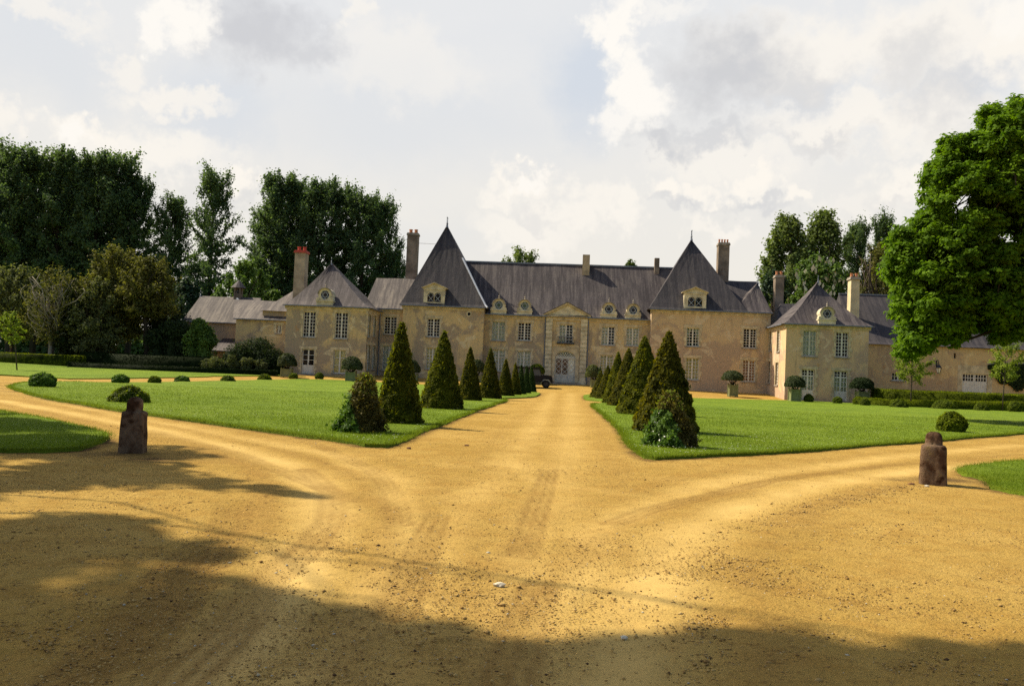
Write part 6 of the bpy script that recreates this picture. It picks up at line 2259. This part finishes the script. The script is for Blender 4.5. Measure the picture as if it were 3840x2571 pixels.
def broad(px, base_py, top_py, wpx, Y, mat, bark, label, cat='tree', group=None, n=12000, leaf=.3, low=.25, nl=9, name='tree', ncl=84, twiggy=0, shape=1.0, clr=1.0, extra_mat=None):
    """round-crowned tree with limbs reaching into separate leaf masses"""
    p = AT(px, base_py, Y); zb = float(zg(Y)); H = AT(px, top_py, Y)[2] - zb
    Rw = wpx * Y / F / 2
    limbs = []
    tr = H * .022
    fork = H * low
    limbs.append(limb((0, 0, -.3), (rng.normal(0, .2), rng.normal(0, .2), fork), tr, tr * .8, .04))
    limbs.append(limb((0, 0, fork * .95), (rng.normal(0, .3), 0, H * .82), tr * .75, .04, .06))
    cl = []
    for k in range(ncl):
        t = (k + .5) / ncl
        a = k * 2.399 + rng.uniform(-.4, .4)
        z = fork * 1.0 + (H - fork) * (.06 + .90 * t)
        env = math.sin(math.pi * (.14 + .80 * t ** shape)) ** .65
        rad = Rw * env * rng.uniform(.30, .95)
        r_ = min(Rw * .24, H * .10) * rng.uniform(.6, 1.25) * (1.0 - .25 * t) * clr
        c = np.array([rad * math.cos(a), rad * math.sin(a), min(z, H - r_ * .7)])
        cl.append((*c, r_))
        if k % max(1, ncl // (nl * 2)) == 0:
            limbs.append(limb((0, 0, fork + (c[2] - fork) * .45), c, tr * .38, .03, .12))
    if twiggy:
        for k in range(twiggy):
            a = rng.uniform(0, 6.28); z = fork + (H - fork) * rng.uniform(.1, 1.0); rad = Rw * rng.uniform(.4, .85); z = min(z, H * .9)
            limbs.append(limb((rng.normal(0, .3), rng.normal(0, .3), fork + (z - fork) * .4), (rad * math.cos(a), rad * math.sin(a), z), tr * .34, .02, .2))
    root = tree(name, (p[0], Y, zb), H, label, cat, group, cl, n, leaf, mat, bark, tr, limbs)
    if extra_mat:
        P, N = crown_pts(cl, extra_mat[1])
        P = P + nrm(N) * .3
        Q = leaves(P, np.tile([0, -1.0, 0], (len(P), 1)), extra_mat[2], 2.2, .25, np.tile([0, 0, 1.0], (len(P), 1)))
        link('blossom', quad_mesh('blossom', Q), M[extra_mat[0]], root)
    return root


# ---- far wood that closes the view behind the gardens
n = 110000
x_ = rng.uniform(-190, 190, n)
top_ = 9.5 + 2.2 * np.sin(x_ * .11) + 1.6 * np.sin(x_ * .31 + 1) + 1.2 * np.sin(x_ * .83 + 2)
P = np.column_stack([x_, 172 + rng.uniform(-4, 4, n), .2 + top_ * rng.uniform(0, 1, n)])
tag(link('far_wood', quad_mesh('far_wood', leaves(P, np.tile([0, -.6, .6], (n, 1)), .75, 1.3, .7)), M['poplar']), 'dark mass of far woodland behind the house', 'woodland', kind='stuff')

OG = 'mixed small trees behind the dark hedge on the left'
broad(40, 1352, 1010, 230, 93, 'olive', 'bark_dark', 'dull olive-green tree at the left edge under the poplars', group=OG, n=11000, leaf=.24, low=.22)
broad(185, 1350, 1005, 230, 88.5, 'bronze_tree', 'bark_pale', 'half-bare brownish tree with pale twigs at the left', group=OG, n=2600, leaf=.20, low=.2, twiggy=70)
broad(420, 1368, 940, 300, 92, 'bronze_tree', 'bark_dark', 'large bronze-topped tree left of centre of the left garden', group=OG, n=16000, leaf=.24, low=.22)
broad(360, 1366, 1050, 190, 88.5, 'olive', 'bark_dark', 'silvery olive-like tree before the bronze-topped tree', group=OG, n=11000, leaf=.20, low=.12)
broad(545, 1368, 970, 210, 89.5, 'bronze_tree', 'bark_dark', 'golden round-headed tree at the right of the left garden', group=OG, n=9500, leaf=.22, low=.45, twiggy=14)
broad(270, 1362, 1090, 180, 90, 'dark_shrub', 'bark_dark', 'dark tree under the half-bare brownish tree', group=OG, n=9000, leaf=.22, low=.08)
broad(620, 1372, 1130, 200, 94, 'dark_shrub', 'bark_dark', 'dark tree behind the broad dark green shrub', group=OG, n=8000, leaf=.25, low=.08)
broad(905, 1380, 980, 210, 108, 'broadleaf', 'bark', 'fresh green tree behind the bell turret of the service building', group=OG, n=12000, leaf=.30, low=.15)
broad(1010, 1385, 1085, 120, 110, 'broadleaf', 'bark', 'small green tree just left of the red-capped chimney', group=OG, n=6000, leaf=.30, low=.15)
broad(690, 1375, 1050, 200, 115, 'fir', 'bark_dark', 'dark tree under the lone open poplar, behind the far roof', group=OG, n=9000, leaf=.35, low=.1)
BG = 'trees showing above the chateau roofs'
broad(1935, 1400, 936, 190, 150, 'willow', 'bark', 'green tree crown peeping over the main ridge left of the ridge chimney', group=BG, n=9000, leaf=.32, low=.4)
broad(2352, 1400, 974, 110, 155, 'willow', 'bark', 'small tree top peeping over the main ridge right of the ridge chimney', group=BG, n=6000, leaf=.32, low=.4)
broad(2935, 1420, 800, 235, 118, 'willow', 'bark', 'tall pale green tree with feathery left peak behind the right roofs', group=BG, n=20000, leaf=.36, low=.12, ncl=130, shape=.8, clr=1.25)
broad(3070, 1420, 788, 245, 120, 'willow', 'bark', 'tall pale green tree with feathery right peak behind the right pavilion', group=BG, n=20000, leaf=.36, low=.12, ncl=130, shape=.8, clr=1.25)
broad(3060, 1420, 968, 270, 106, 'broadleaf', 'bark', 'chestnut tree with cream blossom candles behind the right pavilion', group=BG, n=14000, leaf=.32, low=.15, extra_mat=('candle', 420, .36))
broad(2890, 1420, 1010, 150, 112, 'fir', 'bark', 'dark green low tree left of the blossoming chestnut', group=BG, n=8000, leaf=.32, low=.15)
for px, tp, k, lab in [(3208, 822, 0, 'dark narrow poplar right of the feathery trees, the lower of two'), (3300, 798, 2, 'dark narrow poplar beside the great oak, the taller of two')]:
    r_ = poplar(px, 1420, tp, 124, k, lab, 'dark narrow poplars left of the great oak', .72)
broad(3290, 1420, 905, 210, 110, 'bronze_tree', 'bark', 'thin brownish tree with bare twigs left of the great oak', group=BG, n=6500, leaf=.26, low=.2, twiggy=60)
broad(3190, 1420, 1085, 110, 104, 'lime_leaf', 'bark', 'small yellow-green bush top beside the cream chimney', group=BG, n=3000, leaf=.26, low=.1)


# ---- the great oak at the right edge: limbs and leaf masses follow the real silhouette
YO = 44.0
def OK(px, py, dy=0.0):
    return AT(px, py, YO + dy)
ob = OK(4330, 1560); ob[2] = 0
root = empty('oak_tree', ob, 'great oak with bright green crown leaning in from the right edge', 'oak')
edge_ = np.array([(4700, 330), (4300, 300), (3960, 330), (3781, 363), (3703, 384), (3651, 433), (3672, 482), (3612, 503), (3528, 503), (3521, 553), (3493, 602), (3444, 630), (3462, 693), (3468, 714), (3423, 756), (3470, 782),
                  (3416, 805), (3402, 847), (3353, 833), (3325, 889), (3331, 931), (3310, 974), (3310, 1037), (3352, 1086), (3317, 1142), (3339, 1191), (3374, 1212), (3353, 1268), (3346, 1310), (3362, 1353), (3444, 1353),
                  (3493, 1317), (3542, 1282), (3600, 1322), (3612, 1282), (3654, 1247), (3710, 1247), (3717, 1282), (3752, 1300), (3795, 1282), (3900, 1290), (4200, 1320), (4700, 1300)], float)
gaps = [(3604, 764, 42), (3484, 772, 8), (3800, 905, 26), (3760, 860, 20), (3640, 560, 14), (3830, 850, 16), (3560, 1090, 10), (3800, 1000, 12), (3500, 900, 10), (3560, 690, 12), (3700, 930, 14)]
cl = []; pts_ = []
tries = 0
while len(cl) < 1650 and tries < 60000:
    tries += 1
    x = rng.uniform(3300, 4250); y = rng.uniform(330, 1370)
    if x > 3880 and rng.uniform() > .45: continue
    if not inpoly(np.array([[x, y]]), edge_)[0]: continue
    d_ = seg_dist(np.array([[x, y]]), edge_)[0]
    if d_ < 14: continue
    if any((x - a) ** 2 + (y - b_) ** 2 < (r + 13) ** 2 for a, b_, r in gaps): continue
    # leaf masses bunch together, with darker pockets between them
    if vnoise(np.array([[x, y]]), .022, 91, 2)[0] < -.62 and rng.uniform() < .8: continue
    half = 4.6 * min(1.0, (d_ / 170) ** .5 + .12)
    q = OK(x, y, rng.uniform(-half, half * .8))
    cl.append((*(q - ob), min(rng.uniform(.34, .62), max(.26, d_ * YO / F * 1.25))))
limbs = [limb((0, 0, -.4), OK(4300, 1250) - ob, .75, .6, .03), limb(OK(4300, 1250) - ob, OK(4150, 700) - ob, .55, .2, .06), limb(OK(4150, 700) - ob, OK(3820, 440) - ob, .2, .05, .08)]
def limb_px(pts, r0_, r1_):
    P = [OK(x, y, d) - ob for x, y, d in pts]
    R_ = list(np.linspace(r0_, r1_, len(P)))
    limbs.append((P, R_))
limb_px([(4290, 1270, 0), (4050, 1210, -.8), (3860, 1180, -1.2), (3800, 1130, -1.4), (3740, 1060, -1.5), (3690, 960, -1.2), (3600, 850, -1)], 0.31, 0.042)
limb_px([(4260, 1190, 0), (4000, 1060, 1), (3860, 960, 1.2), (3800, 860, 1), (3720, 760, .8), (3650, 640, .5)], 0.279, 0.036)
limb_px([(3800, 1130, -1.4), (3640, 1150, -2), (3520, 1160, -2.2), (3430, 1210, -2.4)], 0.124, 0.03)
limb_px([(3740, 1060, -1.5), (3600, 1040, -1.8), (3480, 990, -1.8), (3400, 930, -1.5)], 0.112, 0.024)
limb_px([(3860, 1180, -1.2), (3720, 1240, -1.6), (3640, 1270, -1.8), (3560, 1300, -2)], 0.0992, 0.024)
limb_px([(3860, 960, 1.2), (3830, 850, 1.2), (3840, 700, 1), (3800, 560, .8)], 0.136, 0.03)
limb_px([(3690, 960, -1.2), (3580, 880, -1.0), (3480, 820, -.8)], 0.0744, 0.018)
limb_px([(3720, 760, .8), (3620, 700, .6), (3540, 650, .5)], 0.0744, 0.018)
for c in cl[::6]:
    cpt = np.array(c[:3])
    # nearest limb point
    best = None; bd = 1e9
    for P_, r_ in limbs:
        for q in P_:
            d = np.linalg.norm(np.array(q) - cpt)
            if d < bd: bd = d; best = q
    if bd < 6: limbs.append(limb(best, cpt, .045, .012, .10, 3))
b = MB()
for P_, r_ in limbs: b.tube(P_, r_, 8)
b.build('trunk', M['bark_dark'], root, local=True, smooth=True)
# leaves are gathered in rosettes at the twig ends, light above and dark beneath
cl = np.array(cl)
Pc, Nc = crown_pts(cl, 14500)
k = 27
off_ = rng.normal(0, 1, (len(Pc) * k, 3)) * np.array([.135, .135, .085])
P = np.repeat(Pc, k, 0) + off_
N = np.repeat(Nc, k, 0) * .35 + nrm(off_) * .5 + np.array([0, 0, .6])
link('crown', quad_mesh('crown', leaves(P, N, .125, 1.6, .35)), M['oak'], root)


# ---- saplings
def sapling(bx_, by_, tx_, ty_, cy_, wpx, Y, label, mat='lime_leaf', n=2600):
    p = AT(bx_, by_, Y); zb = float(zg(Y)); t = AT(tx_, ty_, Y); H = t[2] - zb
    cz = AT(bx_, cy_, Y)[2] - zb
    Rw = wpx * Y / F / 2
    lx = (t[0] - p[0])
    limbs = [([(0, 0, -.1), (lx * .3 + .02, 0, H * .4), (lx * .7, 0, H * .75), (lx, 0, H * .97)], [.055, .045, .03, .01])]
    cl = []
    for k in range(22):
        f = (k + .5) / 22; a = k * 2.4
        z = cz + (H - cz) * f; rad = Rw * math.sin(math.pi * (.18 + .72 * f)) * rng.uniform(.5, 1)
        c = np.array([lx * z / H + rad * math.cos(a), rad * math.sin(a), z])
        cl.append((*c, Rw * .26))
        limbs.append(limb((lx * z / H * .9, 0, max(cz * .92, z - rad * .8)), c, .018, .006, .08, 3))
    return tree('sapling', (p[0], Y, zb), H, label, 'young tree', 'staked young trees on the lawns', cl, n, .12, mat, 'bark', .05, limbs)


sapling(3414, 1519, 3424, 1320, 1425, 130, 73.8, 'slender young tree whose yellow-green top meets the hanging oak branch')
sapling(3759, 1521, 3776, 1278, 1420, 118, 72.8, 'slender young tree with airy yellow-green crown before the ivy')
sapling(64, 1400, 36, 1176, 1282, 82, 70.0, 'slender young tree with fresh green crown at the left edge', n=1700)


# ---- tree left of the picture whose shade falls across the foreground (outside the frame)
def in_frame(P):
    q = P - CAM; zc = q @ cf
    x = (q @ CR) / np.maximum(zc, .01) * F; y = (q @ CU) / np.maximum(zc, .01) * F
    return (zc > 0) & (np.abs(x) < 1920 + 140) & (np.abs(y) < 1286 + 140)


def shade_clumps(poly, k, h0, h1, r0_, r1_):
    poly = np.asarray(poly, float); lo, hi = poly.min(0), poly.max(0)
    Q = rng.uniform(lo, hi, (k * 8, 2)); Q = Q[inpoly(Q, poly)][:k]
    h = rng.uniform(h0, h1, len(Q))
    C = np.column_stack([Q + SUN_H * (h / math.tan(SUN_EL))[:, None], h])
    r = rng.uniform(r0_, r1_, len(C))
    return np.column_stack([C, r])


def shade_tree(name, base, label, sets, n, leaf, mat='broadleaf'):
    C = np.vstack([shade_clumps(*s) for s in sets])
    C = C[~in_frame(C[:, :3] + [0, 0, 0])]
    root = empty(name, (*base, 0), label, 'tree', 'roadside trees casting the foreground shade')
    C2 = C.copy(); C2[:, :3] -= np.array([*base, 0])
    limbs = [limb((0, 0, -.3), (0, 0, 3.2), .30, .24, .03)]
    for c in C2[::max(1, len(C2) // 26)]:
        limbs.append(limb((0, 0, 3.0), c[:3], .045, .012, .10))
    bb = []
    for P_, r_ in limbs:
        Pw = np.array(P_) + np.array([*base, 0])
        if not in_frame(Pw).any(): bb.append((P_, r_))
    b = MB()
    for P_, r_ in bb: b.tube(P_, r_, 6)
    b.build('trunk', M['bark'], root, local=True, smooth=True)
    P, N = crown_pts(C2, n)
    keep = ~in_frame(P + np.array([*base, 0]))
    link('crown', quad_mesh('crown', leaves(P[keep], N[keep], leaf, 1.4, .8)), M[mat], root)


shade_tree('roadside_tree', (-20.0, 17.5), 'roadside tree beyond the left edge shading the left guard stone',
           [([(-17, 20.5), (-12.2, 19.8), (-9, 16.9), (-6.6, 14.6), (-4.9, 13.3), (-4.0, 12.0), (-3.6, 10.6), (-3.0, 9.8), (-4.4, 9.4), (-17, 9.6)], 250, 11, 15, .5, .9),
            ([(-3.6, 10.6), (-1.9, 9.5), (-2.6, 9.2), (-3.8, 9.9)], 6, 11, 14, .25, .4)], 33000, .24)
shade_tree('roadside_tree', (-17.0, 11.0), 'roadside tree beyond the left edge shading the lower left gravel',
           [([(-12, 8.9), (-5.2, 8.7), (-4.0, 8.0), (-2.9, 6.9), (-2.35, 5.9), (-1.6, 5.2), (-.6, 5.0), (.0, 3), (-12, 3)], 84, 11, 16, .5, .8),
            ], 15000, .24)
shade_tree('roadside_tree', (-13.0, 7.0), 'roadside tree beyond the left edge shading the bottom of the gravel',
           [([(-1.6, 5.0), (-.6, 4.85), (.0, 4.6), (.5, 4.35), (1.2, 4.3), (1.9, 4.5), (2.9, 4.4), (4.5, 4.2), (4.5, 1), (-1.6, 1)], 80, 12, 16, .45, .8)], 12000, .24)


# ================================================================== dark off-road car by the door
def car(px, py, Y, label):
    p = AT(px, py, Y); g = np.array([p[0], Y, float(zg(Y))])
    root = empty('parked_car', g, label, 'car')
    D = mat_plain('dark_car_paint', (0.009, 0.008, 0.010), 0.5, 0.15, 3.0, 0.2, bump=0)
    T = mat_plain('tyre_rubber', (0.014, 0.013, 0.012), 0.9, 0.2, 8.0)
    Gs = mat_plain('car_glass', (0.07, 0.075, 0.085), 0.15, 0.1, 2.0, 0.3, bump=0)
    w = .78
    # front wheel centre is x=0, the car points to +x
    b = MB()
    b.extr([(-3.05, .48), (-2.72, .48), (-2.66, .66), (-2.5, .78), (-2.2, .78), (-2.04, .66), (-1.98, .48), (-.48, .48), (-.42, .66), (-.26, .80), (.26, .80), (.42, .66), (.46, .55), (.58, .55), (.58, .98), (.50, 1.08), (-.42, 1.13), (-3.05, 1.10)], -w, w)
    body = b.build('body', D, root, local=True)
    b = MB(); b.extr([(-.38, 1.09), (.50, 1.04), (.54, 1.10), (.46, 1.15), (-.38, 1.20)], -w * .78, w * .78); b.build('bonnet', D, root, local=True)
    b = MB()
    b.extr([(-3.05, 1.10), (-2.95, 1.10), (-2.92, 1.72), (-3.02, 1.72)], -w, w); b.extr([(-.46, 1.13), (-.40, 1.13), (-.62, 1.74), (-.70, 1.74)], -w, w)
    b.box(-1.72, -1.64, -w, w, 1.10, 1.72)
    b.build('pillar', D, root, local=True)
    b = MB(); b.extr([(-3.06, 1.72), (-.62, 1.74), (-.56, 1.78), (-.71, 1.90), (-2.95, 1.90), (-3.08, 1.82)], -w - .03, w + .03); b.build('canvas_roof', T, root, local=True)
    b = MB()
    for s in (-1, 1):
        b.add([(-1.62, s * (w - .03), 1.13), (-.48, s * (w - .03), 1.15), (-.66, s * (w - .03), 1.70), (-1.62, s * (w - .03), 1.70)], [(0, 1, 2, 3)])
        b.add([(-2.92, s * (w - .03), 1.13), (-1.74, s * (w - .03), 1.13), (-1.74, s * (w - .03), 1.70), (-2.90, s * (w - .03), 1.70)], [(0, 1, 2, 3)])
    b.build('window', Gs, root, local=True)
    for x in (0, -2.35):
        b = MB(); b.extr([(x - .52, .52), (x - .40, .80), (x - .24, .90), (x + .26, .90), (x + .42, .80), (x + .56, .56), (x + .50, .56), (x + .38, .74), (x + .22, .82), (x - .20, .82), (x - .35, .74), (x - .46, .52)], -w - .10, w + .10); b.build('fender', D, root, local=True)
        for s in (-1, 1):
            cy = s * (w - .08)
            b = MB()
            n = 20; P_ = []; prof = [(.20, -.11), (.31, -.11), (.35, -.07), (.36, 0), (.35, .07), (.31, .11), (.20, .11)]
            for r_, yy in prof:
                for k in range(n):
                    a = 2 * math.pi * k / n; P_.append((x + r_ * math.cos(a), cy + yy, .36 + r_ * math.sin(a)))
            Fc = [(i * n + k, (i + 1) * n + k, (i + 1) * n + (k + 1) % n, i * n + (k + 1) % n) for i in range(len(prof) - 1) for k in range(n)]
            b.add(P_, Fc)
            wh = b.build('wheel', T, root, local=True, smooth=True)
            b = MB()
            b.ring((x, .36), .21, .10, cy - .085, cy + .085, 18); b.ring((x, .36), .10, .03, cy - .10, cy + .10, 12)
            b.build('rim', M['iron'], wh, local=True)
    b = MB(); b.box(.58, .70, -w - .02, w + .02, .52, .66); b.build('bumper', M['iron'], root, local=True)
    for s in (-1, 1):
        b = MB(); b.ring((0, 0), .09, .0, -.03, .03, 14)
        b.v = [np.array([.60 + v[1], s * .48 + v[0], .86 + v[2]]) for v in b.v]
        b.build('headlight', M['zinc'], root, local=True)
    b = MB(); b.box(-2.1, -.6, -w - .05, w + .05, .36, .44); b.build('side_step', M['iron'], root, local=True)
    b = MB(); b.ring((-1.25, 1.3), .19, .165, .30, .33, 18); b.build('steering_wheel', M['iron'], root, local=True)
    return root


car(2046, 1458, 83.0, 'dark open-topped off-road car parked by the entrance, its rear hidden by yew cones')
